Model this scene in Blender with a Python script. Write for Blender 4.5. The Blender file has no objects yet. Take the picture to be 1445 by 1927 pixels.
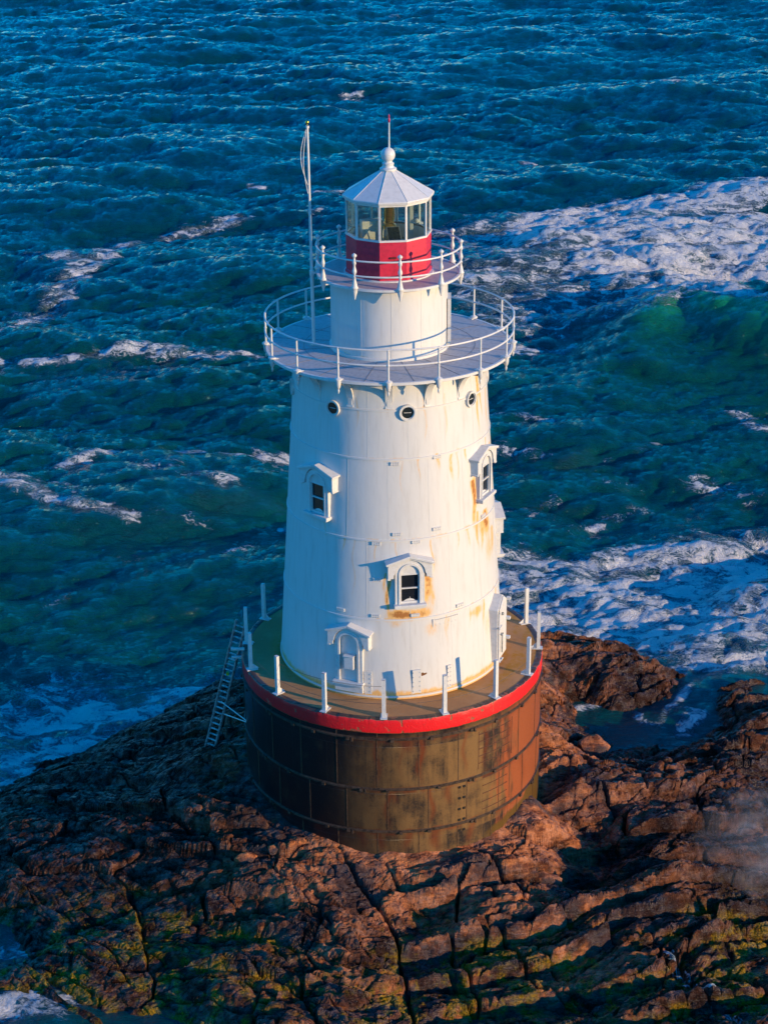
import bpy, math, random
import numpy as np
from mathutils import Vector, Matrix, Quaternion
random.seed(7)
R = math.radians
scn = bpy.context.scene
col = scn.collection

# ------------------------------------------------------------------ camera
CAM_YAW, CAM_PITCH, CAM_ROLL = R(0.2374), R(22.8586), R(-0.5492)
cd = bpy.data.cameras.new('camera')
cam = bpy.data.objects.new('camera', cd); col.objects.link(cam)
cd.sensor_fit = 'VERTICAL'; cd.sensor_height = 24.0
cd.lens = 24.0 * 3356.3 / 1927.0
cd.clip_start = 0.5; cd.clip_end = 6000
cam.matrix_world = (Matrix.Translation((0, -49.135, 25.192)) @ Matrix.Rotation(CAM_YAW, 4, 'Z')
                    @ Matrix.Rotation(R(90) - CAM_PITCH, 4, 'X') @ Matrix.Rotation(CAM_ROLL, 4, 'Z'))
scn.camera = cam

# ------------------------------------------------------------------ world, sun, exposure
SUN_AZ, SUN_EL = R(61), R(11.0)          # azimuth measured from -Y (towards the camera) to +X
sun_dir = Vector((math.sin(SUN_AZ)*math.cos(SUN_EL), -math.cos(SUN_AZ)*math.cos(SUN_EL), math.sin(SUN_EL)))
w = bpy.data.worlds.new('World'); scn.world = w; w.use_nodes = True
nt = w.node_tree; nt.nodes.clear()
sky = nt.nodes.new('ShaderNodeTexSky'); sky.sky_type = 'NISHITA'; sky.sun_disc = False
sky.sun_elevation = SUN_EL; sky.sun_rotation = math.atan2(sun_dir.x, sun_dir.y)
sky.air_density = 1.0; sky.dust_density = 0.0; sky.ozone_density = 6.0
hs = nt.nodes.new('ShaderNodeHueSaturation'); hs.inputs['Hue'].default_value = 0.502; hs.inputs['Saturation'].default_value = 1.55; hs.inputs['Value'].default_value = 1.28
bg = nt.nodes.new('ShaderNodeBackground'); bg.inputs[1].default_value = 0.15
wo = nt.nodes.new('ShaderNodeOutputWorld')
nt.links.new(sky.outputs[0], hs.inputs['Color']); nt.links.new(hs.outputs[0], bg.inputs[0]); nt.links.new(bg.outputs[0], wo.inputs[0])
sl = bpy.data.lights.new('sun', 'SUN'); sl.energy = 2.85; sl.angle = R(0.5); sl.color = (1.0, 0.70, 0.35)
so = bpy.data.objects.new('sun', sl); col.objects.link(so)
so.rotation_mode = 'QUATERNION'; so.rotation_quaternion = sun_dir.to_track_quat('Z', 'Y')
so.location = sun_dir * 80
scn.view_settings.view_transform = 'Standard'; scn.view_settings.look = 'None'
scn.view_settings.exposure = 1.0; scn.view_settings.gamma = 1.0
scn.view_settings.use_curve_mapping = False
SEA = -6.5

# ------------------------------------------------------------------ node helpers
class NT:
    def __init__(s, name):
        s.m = bpy.data.materials.new(name); s.m.use_nodes = True
        s.t = s.m.node_tree; s.t.nodes.clear()
        s.out = s.n('ShaderNodeOutputMaterial'); s.b = s.n('ShaderNodeBsdfPrincipled')
        s.l(s.b.outputs[0], s.out.inputs[0])
    def n(s, k): return s.t.nodes.new(k)
    def l(s, a, b): s.t.links.new(a, b)
    def val(s, sock, v):
        if isinstance(v, bpy.types.NodeSocket): s.l(v, sock)
        else: sock.default_value = v
    def math(s, op, a, b=0.0, c=0.0, clamp=False):
        n = s.n('ShaderNodeMath'); n.operation = op; n.use_clamp = clamp
        s.val(n.inputs[0], a); s.val(n.inputs[1], b)
        if len(n.inputs) > 2: s.val(n.inputs[2], c)
        return n.outputs[0]
    def mapr(s, v, a, b, c=0.0, d=1.0):
        n = s.n('ShaderNodeMapRange'); n.interpolation_type = 'SMOOTHSTEP'
        s.val(n.inputs[0], v)
        for i, x in enumerate((a, b, c, d)): s.val(n.inputs[1+i], x)
        return n.outputs[0]
    def mix(s, f, a, b):
        n = s.n('ShaderNodeMix'); n.data_type = 'RGBA'
        s.val(n.inputs[0], f)
        for k, x in ((6, a), (7, b)):
            if isinstance(x, tuple): x = tuple(x)+(1.0,) if len(x) == 3 else x
            s.val(n.inputs[k], x)
        return n.outputs[2]
    def coord(s, kind='Object'): return s.n('ShaderNodeTexCoord').outputs[kind]
    def mapping(s, v, scale=(1, 1, 1), rot=(0, 0, 0), loc=(0, 0, 0)):
        n = s.n('ShaderNodeMapping'); s.l(v, n.inputs[0])
        n.inputs['Scale'].default_value = scale; n.inputs['Rotation'].default_value = rot; n.inputs['Location'].default_value = loc
        return n.outputs[0]
    def noise(s, v, scale, detail=4.0, rough=0.5, dist=0.0, out=0):
        n = s.n('ShaderNodeTexNoise'); s.l(v, n.inputs['Vector'])
        n.inputs['Scale'].default_value = scale; n.inputs['Detail'].default_value = detail
        n.inputs['Roughness'].default_value = rough; n.inputs['Distortion'].default_value = dist
        return n.outputs[out]
    def vor(s, v, scale, feature='F1', rnd=1.0):
        n = s.n('ShaderNodeTexVoronoi'); s.l(v, n.inputs['Vector']); n.feature = feature
        n.inputs['Scale'].default_value = scale; n.inputs['Randomness'].default_value = rnd
        return n.outputs
    def attr(s, name):
        n = s.n('ShaderNodeAttribute'); n.attribute_name = name; return n.outputs['Fac']
    def attrc(s, name):
        n = s.n('ShaderNodeAttribute'); n.attribute_name = name; return n.outputs['Color']
    def bump(s, h, strength=0.5, dist=0.02, normal=None):
        n = s.n('ShaderNodeBump'); n.inputs['Strength'].default_value = strength; n.inputs['Distance'].default_value = dist
        s.l(h, n.inputs['Height'])
        if normal is not None: s.l(normal, n.inputs['Normal'])
        return n.outputs[0]
    def sep(s, v):
        n = s.n('ShaderNodeSeparateXYZ'); s.l(v, n.inputs[0]); return n.outputs
    def set(s, **k):
        names = dict(col='Base Color', rough='Roughness', metal='Metallic', spec='Specular IOR Level', ior='IOR', nrm='Normal', trans='Transmission Weight', alpha='Alpha')
        for a, v in k.items():
            if isinstance(v, tuple) and len(v) == 3: v = v+(1.0,)
            s.val(s.b.inputs[names[a]], v)
        return s.m

def plain(name, c, rough=0.5, metal=0.0, var=0.12, bump=0.15):
    t = NT(name); o = t.coord()
    n = t.noise(o, 9, 5, 0.6)
    c2 = tuple(max(0, x*(1-var*2.5)) for x in c)
    t.set(col=t.mix(t.mapr(n, .4, .72), c, c2), rough=rough, metal=metal, nrm=t.bump(t.noise(o, 40, 3), bump, 0.004))
    return t.m

# ------------------------------------------------------------------ mesh helpers
class MB:
    def __init__(s): s.v = []; s.f = []
    def add(s, vs, fs):
        k = len(s.v); s.v.extend([tuple(v) for v in vs]); s.f.extend([tuple(i+k for i in f) for f in fs]); return s
    def box(s, c, size, ax=None):
        hx, hy, hz = [a/2 for a in size]
        vs = [Vector((x, y, z)) for x in (-hx, hx) for y in (-hy, hy) for z in (-hz, hz)]
        if ax is not None: vs = [ax @ v for v in vs]
        vs = [Vector(c)+v for v in vs]
        return s.add(vs, [(0, 1, 3, 2), (4, 6, 7, 5), (0, 4, 5, 1), (2, 3, 7, 6), (0, 2, 6, 4), (1, 5, 7, 3)])
    def lathe(s, prof, n=96, c=(0, 0, 0), a0=0.0, closed=False):
        vs = []; fs = []
        for r, z in prof:
            for k in range(n):
                a = a0+2*math.pi*k/n; vs.append((c[0]+r*math.sin(a), c[1]-r*math.cos(a), c[2]+z))
        m = len(prof)
        for i in range(m if closed else m-1):
            j = (i+1) % m
            for k in range(n):
                l = (k+1) % n; fs.append((i*n+k, i*n+l, j*n+l, j*n+k))
        return s.add(vs, fs)
    def tube(s, path, r, n=8, closed=False, cap=True):
        P = [Vector(p) for p in path]; m = len(P); vs = []; fs = []
        rr = r if isinstance(r, (list, tuple)) else [r]*m
        for i in range(m):
            if closed: d = P[(i+1) % m]-P[i-1]
            else: d = P[min(i+1, m-1)]-P[max(i-1, 0)]
            d.normalize(); up = Vector((0, 0, 1)) if abs(d.z) < .95 else Vector((1, 0, 0))
            a = d.cross(up).normalized(); b = a.cross(d).normalized()
            for k in range(n):
                t = 2*math.pi*k/n; vs.append(P[i]+(a*math.cos(t)+b*math.sin(t))*rr[i])
        for i in range(m if closed else m-1):
            j = (i+1) % m
            for k in range(n):
                l = (k+1) % n; fs.append((i*n+k, i*n+l, j*n+l, j*n+k))
        if cap and not closed: fs += [tuple(range(n))[::-1], tuple((m-1)*n+k for k in range(n))]
        return s.add(vs, fs)
    def prism(s, poly, f0, f1):   # poly list of 2D points; f0/f1 map (u,v)->3D for the two caps
        n = len(poly); vs = [f0(*p) for p in poly]+[f1(*p) for p in poly]
        fs = [tuple(range(n))[::-1], tuple(range(n, 2*n))]+[(i, (i+1) % n, n+(i+1) % n, n+i) for i in range(n)]
        return s.add(vs, fs)
    def ringprism(s, outer, inner, fr, n0, n1, closed=False):  # paired outlines
        m = len(outer)
        vs = [fr(u, n0, v) for u, v in outer]+[fr(u, n0, v) for u, v in inner]+[fr(u, n1, v) for u, v in outer]+[fr(u, n1, v) for u, v in inner]
        fs = []
        rng = range(m) if closed else range(m-1)
        for i in rng:
            j = (i+1) % m
            fs += [(2*m+i, 2*m+j, 3*m+j, 3*m+i), (i, m+i, m+j, j), (i, j, 2*m+j, 2*m+i), (m+i, 3*m+i, 3*m+j, m+j)]
        if not closed: fs += [(0, 2*m, 3*m, m), (m-1, 2*m-1, 4*m-1, 3*m-1)]
        return s.add(vs, fs)
    def ico(s, c, r, sc=(1, 1, 1), n=16, m=10):
        prof = [(max(1e-4, r*math.sin(math.pi*i/m)), -r*math.cos(math.pi*i/m)*sc[2]) for i in range(m+1)]
        return s.lathe(prof, n, c)

def mesh_obj(name, v, f, mat, parent=None, smooth=False, origin=None):
    me = bpy.data.meshes.new(name)
    if origin is not None:
        o = Vector(origin); v = [tuple(Vector(p)-o) for p in v]
    me.from_pydata(v, [], f); me.update()
    if mat is not None: me.materials.append(mat)
    if smooth:
        me.shade_smooth()
    ob = bpy.data.objects.new(name, me); col.objects.link(ob)
    if parent is not None: ob.parent = parent
    elif origin is not None: ob.location = origin
    return ob
ROOT = {}
def thing(name, loc, label, cat, group=None):
    o = bpy.data.objects.new(name, None); col.objects.link(o); o.location = loc; o.empty_display_size = .3
    o['label'] = label; o['category'] = cat
    if group: o['group'] = group
    ROOT[o.name] = Vector(loc); return o
def world_loc(o):
    L = Vector((0, 0, 0))
    while o is not None: L = L+Vector(o.location); o = o.parent
    return L
def part(name, mb, mat, parent, smooth=False, angle=None, label=None):
    ob = mesh_obj(name, mb.v, mb.f, mat, parent, False, origin=world_loc(parent))
    import bmesh
    bm = bmesh.new(); bm.from_mesh(ob.data); bmesh.ops.remove_doubles(bm, verts=bm.verts, dist=1e-5)
    bmesh.ops.recalc_face_normals(bm, faces=bm.faces)
    if smooth or angle:
        for f in bm.faces: f.smooth = True
        lim = R(angle or 35)
        for e in bm.edges:
            if len(e.link_faces) == 2 and e.calc_face_angle(0) > lim: e.smooth = False
    bm.to_mesh(ob.data); bm.free()
    if label: ob['label'] = label
    return ob
def parts(name, mbs, mat, parent, **k):      # one part per element of mbs
    return [part(name, m_, mat, parent, **k) for m_ in mbs]
def bevel(ob, wd=0.01, seg=2):
    m = ob.modifiers.new('bevel', 'BEVEL'); m.width = wd; m.segments = seg; m.limit_method = 'ANGLE'; m.angle_limit = R(40)
    return ob
def P(phi, r, z): return Vector((r*math.sin(R(phi)), -r*math.cos(R(phi)), z))
def frame_at(phi, r, z):      # (t, n, v): t to the right seen from outside, n outwards, v up
    er = P(phi, 1, 0); et = Vector((math.cos(R(phi)), math.sin(R(phi)), 0)); o = P(phi, r, z)
    return lambda t, n, v: o+et*t+er*n+Vector((0, 0, v))
def axes_at(phi): return Matrix((Vector((math.cos(R(phi)), math.sin(R(phi)), 0)), P(phi, 1, 0), Vector((0, 0, 1)))).transposed()

# ------------------------------------------------------------------ numpy noise
rng = np.random.RandomState(11)
LAT = rng.rand(256, 256).astype(np.float32)
def vnoise(x, y, seed=0):
    x = x+seed*17.31; y = y+seed*9.77
    xi = np.floor(x).astype(np.int64); yi = np.floor(y).astype(np.int64)
    fx = x-xi; fy = y-yi; fx = fx*fx*fx*(fx*(fx*6-15)+10); fy = fy*fy*fy*(fy*(fy*6-15)+10)
    a = LAT[xi % 256, yi % 256]; b = LAT[(xi+1) % 256, yi % 256]; c = LAT[xi % 256, (yi+1) % 256]; d = LAT[(xi+1) % 256, (yi+1) % 256]
    return (a*(1-fx)+b*fx)*(1-fy)+(c*(1-fx)+d*fx)*fy
def fbm(x, y, o=5, seed=0, g=.5, lac=2.03):
    s = 0; a = 1; t = 0
    for i in range(o):
        s = s+a*vnoise(x, y, seed+i*3); t += a; a *= g; x, y = x*lac*.96+y*lac*.28, y*lac*.96-x*lac*.28
    return s/t
def cells(x, y, seed):        # F1/F2 Voronoi with per-cell random values
    r2 = np.random.RandomState(seed); J = r2.rand(64, 64, 5)
    xi = np.floor(x).astype(np.int64); yi = np.floor(y).astype(np.int64)
    d1 = np.full(x.shape, 9.); d2 = d1.copy(); h = np.zeros(x.shape); tx = h.copy(); ty = h.copy(); cx = h.copy(); cy = h.copy()
    for dx in (-1, 0, 1):
        for dy in (-1, 0, 1):
            j = J[(xi+dx) % 64, (yi+dy) % 64]
            px = xi+dx+j[..., 0]; py = yi+dy+j[..., 1]; d = np.hypot(x-px, y-py)
            c = d < d1; d2 = np.where(c, d1, np.minimum(d2, d)); d1 = np.where(c, d, d1)
            h = np.where(c, j[..., 2], h); tx = np.where(c, j[..., 3]-.5, tx); ty = np.where(c, j[..., 4]-.5, ty)
            cx = np.where(c, px, cx); cy = np.where(c, py, cy)
    return d2-d1, h, tx*(x-cx)+ty*(y-cy)
def sstep(a, b, x):
    t = np.clip((x-a)/(b-a), 0, 1); return t*t*(3-2*t)
def seg_dist(x, y, pts):
    d = np.full(x.shape, 1e9, np.float32)
    for (ax, ay), (bx, by) in zip(pts[:-1], pts[1:]):
        vx, vy = bx-ax, by-ay; L = vx*vx+vy*vy+1e-9
        t = np.clip(((x-ax)*vx+(y-ay)*vy)/L, 0, 1); d = np.minimum(d, np.hypot(x-ax-t*vx, y-ay-t*vy))
    return d
def grid_mesh(name, X, Y, Z, mat, attrs={}):
    h, w_ = X.shape
    co = np.stack([X, Y, Z], -1).reshape(-1, 3).astype(np.float32)
    i = np.arange(h*w_).reshape(h, w_)
    q = np.stack([i[:-1, :-1], i[:-1, 1:], i[1:, 1:], i[1:, :-1]], -1).reshape(-1, 4).astype(np.int32)
    me = bpy.data.meshes.new(name); me.vertices.add(len(co)); me.vertices.foreach_set('co', co.ravel())
    me.loops.add(q.size); me.loops.foreach_set('vertex_index', q.ravel())
    me.polygons.add(len(q)); me.polygons.foreach_set('loop_start', np.arange(0, q.size, 4, dtype=np.int32))
    me.polygons.foreach_set('loop_total', np.full(len(q), 4, np.int32))
    me.update(calc_edges=True); me.validate()
    for k, a in attrs.items():
        at = me.attributes.new(k, 'FLOAT', 'POINT'); at.data.foreach_set('value', a.astype(np.float32).ravel())
    me.materials.append(mat); me.shade_smooth()
    ob = bpy.data.objects.new(name, me); col.objects.link(ob); return ob

# ------------------------------------------------------------------ the sea
FOAM=[([(-24.85, 74.29), (-21.0, 71.25), (-19.19, 74.1), (-15.89, 81.82), (-11.78, 85.06)],1.4,0.76),
([(-24.12, 57.34), (-22.34, 58.44), (-21.43, 67.13), (-19.73, 72.65)],1.9,0.68),
([(-23.24, 52.92), (-21.77, 59.01)],1.3,0.62),
([(-22.32, 48.32), (-18.42, 48.71), (-14.9, 49.81), (-11.45, 49.31), (-7.19, 49.9)],1.1,0.74),
([(-15.46, 30.53), (-14.38, 31.91), (-12.0, 33.66), (-8.76, 32.86), (-5.18, 34.62)],0.9,0.84),
([(-18.2, 27.59), (-15.49, 26.26), (-12.47, 25.58)],0.8,0.9),
([(-18.39, 28.57), (-14.47, 27.51)],0.8,0.6),
([(-12.38, 30.46), (-8.42, 29.02)],1.1,0.52),
([(-8.12, 20.54), (-6.37, 21.62), (-4.17, 23.89)],0.8,0.4),
([(-14.59, 15.98), (-12.96, 17.97)],0.5,0.45),
([(-6.0, 93.07), (-3.45, 93.55)],0.9,0.6),
([(-10.91, 96.21), (-10.23, 95.79)],0.9,0.65),
([(-5.75, 86.23), (-4.87, 86.91)],0.8,0.6),
([(11.66, 104.15), (12.3, 103.46)],0.9,0.7),
([(-4.31, 136.1), (-3.5, 136.69)],1.1,0.65),
([(28.55, 193.08), (29.31, 193.55)],1.3,0.6),
([(36.85, 143.79), (37.53, 144.44)],1.1,0.6),
([(-0.2, 200.43), (0.52, 200.38)],1.4,0.6),
([(5.69, 97.16), (8.83, 98.47)],0.8,0.5),
([(-11.29, 25.86), (-8.08, 25.18)],0.8,0.35),
([(-8.28, 59.43), (-7.12, 59.76)],0.5,0.7),
([(-5.13, 26.36), (-4.71, 26.23)],0.35,0.95),
([(-13.49, 3.93), (-10.97, 5.33), (-8.48, 7.95), (-6.09, 9.53)],1.9,0.82),
([(-14.23, 7.65), (-11.39, 8.0), (-8.57, 8.76)],2.3,0.68),
([(-11.23, 10.8), (-8.16, 10.4)],0.6,0.45),
([(-13.21, 2.55), (-11.66, 3.9)],1,0.62),
([(-6.26, 11.67), (-4.86, 12.09)],0.6,0.45),
([(-13.44, 9.65), (-10.68, 9.82)],1.3,0.58),
([(-11.88, -7.21), (-10.8, -6.48)],1.0,0.74),
([(-11.08, -9.67), (-9.37, -9.46)],0.9,0.7),
([(11.24, 79.22), (13.96, 83.25), (19.08, 85.66), (24.21, 87.25), (31.04, 92.58)],3.2,1.05),
([(12.88, 76.02), (19.91, 77.33), (28.54, 80.22)],4.5,1.05),
([(16.13, 68.64), (26.7, 71.1)],4.5,1),
([(19.4, 61.99), (24.58, 60.61)],3.5,1.0),
([(17.62, 58.08), (18.5, 56.33), (19.85, 55.62), (21.34, 54.03), (22.94, 52.48)],1.2,1.05),
([(6.5, 77.8), (9.89, 71.66), (12.03, 63.48)],4,0.6),
([(5.95, 66.26), (10.46, 57.48), (15.23, 56.2)],4,0.6),
([(7.08, 51.04), (10.76, 50.42)],1.2,0.66),
([(8.73, 56.39), (11.61, 59.2)],1.3,0.85),
([(6.78, 83.52), (9.92, 82.56)],1.5,0.5),
([(13.27, 68.73), (15.84, 60.87)],3,0.72),
([(5.7, 61.18), (7.43, 56.43)],3,0.55),
([(5.48, 71.81), (8.51, 73.16)],3,0.5),
([(13.35, 54.04), (16.85, 56.15)],2,0.5),
([(5.19, 39.1), (8.94, 37.39)],0.8,0.5),
([(5.47, 34.38), (8.62, 33.93)],0.8,0.47),
([(9.56, 32.81), (13.15, 34.2)],0.8,0.5),
([(10.79, 29.96), (12.21, 29.25)],0.8,0.42),
([(18.29, 38.38), (18.62, 36.76)],0.9,0.66),
([(14.33, 29.88), (17.59, 27.81)],1.3,0.42),
([(4.98, 26.15), (7.82, 28.02)],1.2,0.42),
([(8.2, 24.24), (11.29, 26.02)],1.2,0.42),
([(4.67, 20.85), (8.26, 20.23), (11.81, 21.27), (16.96, 22.88)],1.8,0.76),
([(4.7, 17.64), (8.97, 16.55), (12.45, 18.02), (16.4, 20.07)],2.4,0.86),
([(5.61, 15.14), (9.67, 13.65), (15.18, 14.03)],2.6,0.86),
([(9.44, 11.85), (11.86, 10.51), (14.46, 10.46)],1.7,0.78),
([(15.2, 17.97), (14.08, 15.48), (13.7, 11.78)],0.6,1.0),
([(11.99, 16.5), (13.11, 18.01)],0.7,0.9),
([(8.65, 17.57), (11.02, 18.83)],0.6,0.9),
([(6.58, 14.17), (9.02, 13.43)],0.8,0.85),
([(6.72, 7.13), (8.5, 7.61), (9.02, 8.68), (10.87, 9.26)],0.3,0.78),
([(8.7, 6.91), (8.72, 6.34), (9.16, 6.14), (9.77, 7.09), (10.91, 8.25)],0.22,0.8),
([(10.02, 5.57), (10.66, 6.69)],0.5,0.7),
([(10.93, 9.68), (12.39, 10.07)],0.5,0.8)]
GREEN=[([(12.41, 45.97), (17.62, 50.75), (21.58, 45.73)],6,1.0),
([(15.1, 44.05), (20.5, 40.4)],6,0.8),
([(-15.24, 12.71), (-11.36, 14.48), (-7.25, 15.85)],5,0.55),
([(-15.0, 50.62), (-5.86, 61.53)],9,0.55),
([(-18.69, 44.92), (-6.65, 41.07)],9,0.55),
([(4.71, 40.79), (6.74, 30.05)],6,0.6),
([(-17.51, 24.16), (-4.41, 19.38)],9,0.5),
([(4.84, 23.71), (8.55, 23.05)],5,0.5),
([(15.95, 31.94), (19.07, 33.32)],5,0.6),
([(-20.28, 38.08), (-5.78, 27.01)],8,0.3)]
BREAKER= [(12.05, 50.9), (15.01, 54.54), (17.7, 57.5), (20.09, 56.06), (22.62, 53.23), (26.87, 50.49)]
HTS=[ (0.13,-4.58,-4.50),(-3.03,-3.44,-4.20),(-1.42,-4.37,-4.35),(1.73,-4.26,-4.54),(3.03,-3.47,-4.55),(4.28,-1.66,-4.25),(-4.41,-1.74,-3.75),(-5.05,0.27,-3.60),(-0.29,-6.18,-5.15),(-0.30,-8.05,-5.60),(-0.30,-9.98,-5.90),(-0.30,-11.96,-5.85),(-2.68,-11.88,-5.90),(3.53,-12.06,-5.80),(7.60,-12.34,-5.60),(9.56,-12.42,-5.55),(-6.40,-10.28,-7.20),(-5.80,0.96,-3.80),(-7.51,0.51,-4.70),(-9.99,-0.40,-5.50),(-12.69,0.11,-6.10),(-13.15,2.21,-6.50),(-10.28,4.62,-6.20),(-8.18,5.75,-5.70),(-5.84,7.13,-5.20),(-6.58,5.05,-4.90),(-8.85,-2.26,-5.10),(-7.14,-2.75,-4.80),(-5.46,-3.23,-4.50),(-4.57,-4.49,-4.80),(-6.53,-4.02,-5.10),(-10.33,-3.50,-5.80),(-11.88,-4.01,-6.20),(-11.44,-5.81,-7.00),(-10.60,-5.86,-6.40),(-9.53,-8.35,-6.20),(-7.91,-9.39,-6.30),(-10.35,-9.06,-6.90),(-11.03,-8.41,-6.50),(-12.68,-5.38,-7.50),(-14.02,-0.50,-7.00),(-6.90,-5.20,-5.60),(-8.46,-5.41,-6.00),(-6.64,-7.58,-5.90),(-4.95,-9.60,-5.80),(-2.78,-9.63,-5.80),(-2.15,-6.37,-5.00),(-2.87,-7.67,-5.50),(-4.50,-5.77,-5.40),(4.13,-3.89,-4.90),(5.77,-3.76,-5.95),(6.08,-2.27,-5.80),(8.09,-4.06,-5.20),(7.03,-6.13,-5.25),(3.91,-6.90,-5.40),(0.89,-6.51,-5.75),(2.13,-5.90,-5.00),(5.25,-8.77,-6.00),(9.60,-9.01,-5.85),(7.94,-10.25,-5.75),(10.17,-5.91,-5.80),(10.85,-2.32,-6.00),(11.32,0.42,-5.40),(8.64,-0.20,-5.00),(6.00,-1.11,-4.80),(2.31,-8.87,-5.90),(4.33,-1.23,-5.10),(5.50,2.51,-5.00),(5.90,6.91,-5.40),(5.76,9.85,-5.10),(6.92,9.60,-5.05),(8.62,9.03,-5.25),(9.98,8.82,-5.70),(10.90,9.47,-6.50),(7.89,7.65,-5.60),(6.93,7.31,-6.60),(8.80,6.85,-6.90),(10.57,7.20,-6.90),(11.55,9.73,-6.80),(12.25,7.34,-5.90),(13.29,6.37,-5.70),(11.16,4.33,-5.90),(12.43,3.44,-5.60),(8.04,1.62,-5.30),(6.48,3.16,-5.90),(8.20,5.21,-6.60),(14.41,6.70,-6.00),(13.93,2.69,-6.20),(12.75,-2.90,-6.60) ]
CRACKS=[ [(-1.6, -4.32), (-0.79, -5.68), (-0.02, -6.97), (0.53, -10.49), (0.65, -11.77)],[(7.64, -7.8), (8.19, -9.45), (9.1, -10.8), (9.46, -11.86)],[(-12.18, -2.2), (-8.97, -1.64), (-6.74, -2.27), (-5.09, -4.28)],[(-5.24, -6.14), (-2.78, -6.22), (-0.63, -6.58)],[(-4.32, -4.01), (-2.86, -4.58), (-1.6, -4.32)],[(3.15, -7.0), (3.89, -9.17), (5.81, -10.1)],[(2.22, -4.1), (4.0, -5.73), (5.14, -6.78)],[(6.44, -1.85), (7.45, -3.03), (9.48, -2.48)],[(-10.39, -6.59), (-7.65, -5.33), (-5.07, -4.56)],[(-4.62, -8.14), (-2.66, -8.87), (-2.0, -11.11)],[(6.78, -5.77), (8.52, -5.53), (10.38, -6.33)],[(1.63, -7.24), (2.27, -9.61), (1.89, -11.79)],[(-9.52, -3.39), (-7.16, -2.85), (-5.51, -3.15)] ]

def ocean_tile(N, L, seed, wind, wdir, lmin, lmax, spread=2.0):
    r2 = np.random.RandomState(seed); k = 2*np.pi*np.fft.fftfreq(N, L/N); KX, KY = np.meshgrid(k, k, indexing='ij')
    K = np.hypot(KX, KY); K[0, 0] = 1; Lw = wind*wind/9.81
    c = (KX*math.cos(wdir)+KY*math.sin(wdir))/K
    S = np.exp(-1/(K*Lw)**2)/K**3.8*np.abs(c)**spread*np.exp(-(K*lmin/6.28)**2)*(K > 6.28/lmax); S[0, 0] = 0
    H = (r2.randn(N, N)+1j*r2.randn(N, N))*np.sqrt(S)
    h = np.real(np.fft.ifft2(H)); s = h.std()
    dx = np.real(np.fft.ifft2(-1j*H*KX/K)); dy = np.real(np.fft.ifft2(-1j*H*KY/K))
    return (h/s).astype(np.float32), (dx/s).astype(np.float32), (dy/s).astype(np.float32), L
def samp(T, L, x, y):
    N = T.shape[0]; u = (x/L*N) % N; v = (y/L*N) % N
    i = np.floor(u).astype(int) % N; j = np.floor(v).astype(int) % N; fu = (u-np.floor(u)); fv = (v-np.floor(v))
    i1 = (i+1) % N; j1 = (j+1) % N
    return (T[i, j]*(1-fu)+T[i1, j]*fu)*(1-fv)+(T[i, j1]*(1-fu)+T[i1, j1]*fu)*fv
TA = ocean_tile(1024, 83.0, 3, 7.0, R(-72), .35, 60, 2.5)
TB = ocean_tile(768, 47.0, 5, 5.0, R(-112), .25, 12, 2.0)
TC = ocean_tile(512, 19.0, 9, 3.0, R(-76), .12, 2.5, 2.0)
def sea_surface(x, y):
    a = .34; b = .13; c = .038
    lull = .25+1.5*fbm(x*.045+3, y*.06, 4, 40)
    h = a*samp(TA[0], TA[3], x, y)+lull*(b*samp(TB[0], TB[3], x, y)+c*samp(TC[0], TC[3], x, y))
    dx = a*samp(TA[1], TA[3], x, y)+lull*(b*samp(TB[1], TB[3], x, y)+c*samp(TC[1], TC[3], x, y))
    dy = a*samp(TA[2], TA[3], x, y)+lull*(b*samp(TB[2], TB[3], x, y)+c*samp(TC[2], TC[3], x, y))
    # long swell running in from the far right
    s = x*.34+y*.94+6*fbm(x*.02, y*.02, 2, 60); h = h+.22*np.sin(s*2*np.pi/19.)*sstep(10, 30, np.hypot(x, y))
    damp = .45+.55*sstep(9, 20, np.hypot(x*.8, y))
    # the breaking wave on the right
    d = seg_dist(x, y, BREAKER); px = np.array([p[0] for p in BREAKER]); py = np.array([p[1] for p in BREAKER])
    yc = np.interp(x, px, py, left=py[0]-2, right=py[-1]-4); side = y-yc
    along = sstep(10, 17, x)*(1-sstep(34, 46, x)*.8)
    prof = np.where(side < 0, np.exp(-(side/5.0)**2), np.exp(-(side/9.0)**2))
    lump = .8+.4*fbm(x*.25, y*.25, 3, 71)
    h = h*damp+1.7*along*prof*lump
    return h, dx*damp, dy*damp
def foam_density(x, y):
    D = np.zeros(x.shape, np.float32)
    wx = x+1.2*(fbm(x*.22, y*.22, 4, 80)-.5)*2; wy = y+1.3*(fbm(x*.22+9, y*.22, 4, 90)-.5)*2
    for pts, wd, s in FOAM:
        xs = [p[0] for p in pts]; ys = [p[1] for p in pts]; m = wd*2.2+4
        k = (wx > min(xs)-m) & (wx < max(xs)+m) & (wy > min(ys)-m) & (wy < max(ys)+m)
        if not k.any(): continue
        far = max(.4, min(1.0, (sum(ys)/len(ys)+6)/30.)) if s < .99 else 1.0
        sx = wx[k]*far+x[k]*(1-far); sy = wy[k]*far+y[k]*(1-far)
        d = seg_dist(sx, sy, pts); v = s*np.exp(-(d/wd)**2*.9)*(.62+.80*fbm(sx*.55, sy*.8, 4, 301)) if wd < 2.4 else s*(1-sstep(wd*.55, wd*1.5, d))
        D[k] = np.maximum(D[k], v)
    return D
def soft(x, y, L):
    D = np.zeros(x.shape, np.float32)
    for pts, wd, s in L:
        d = seg_dist(x, y, pts); D = np.maximum(D, s*np.exp(-(d/wd)**2))
    return D

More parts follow.
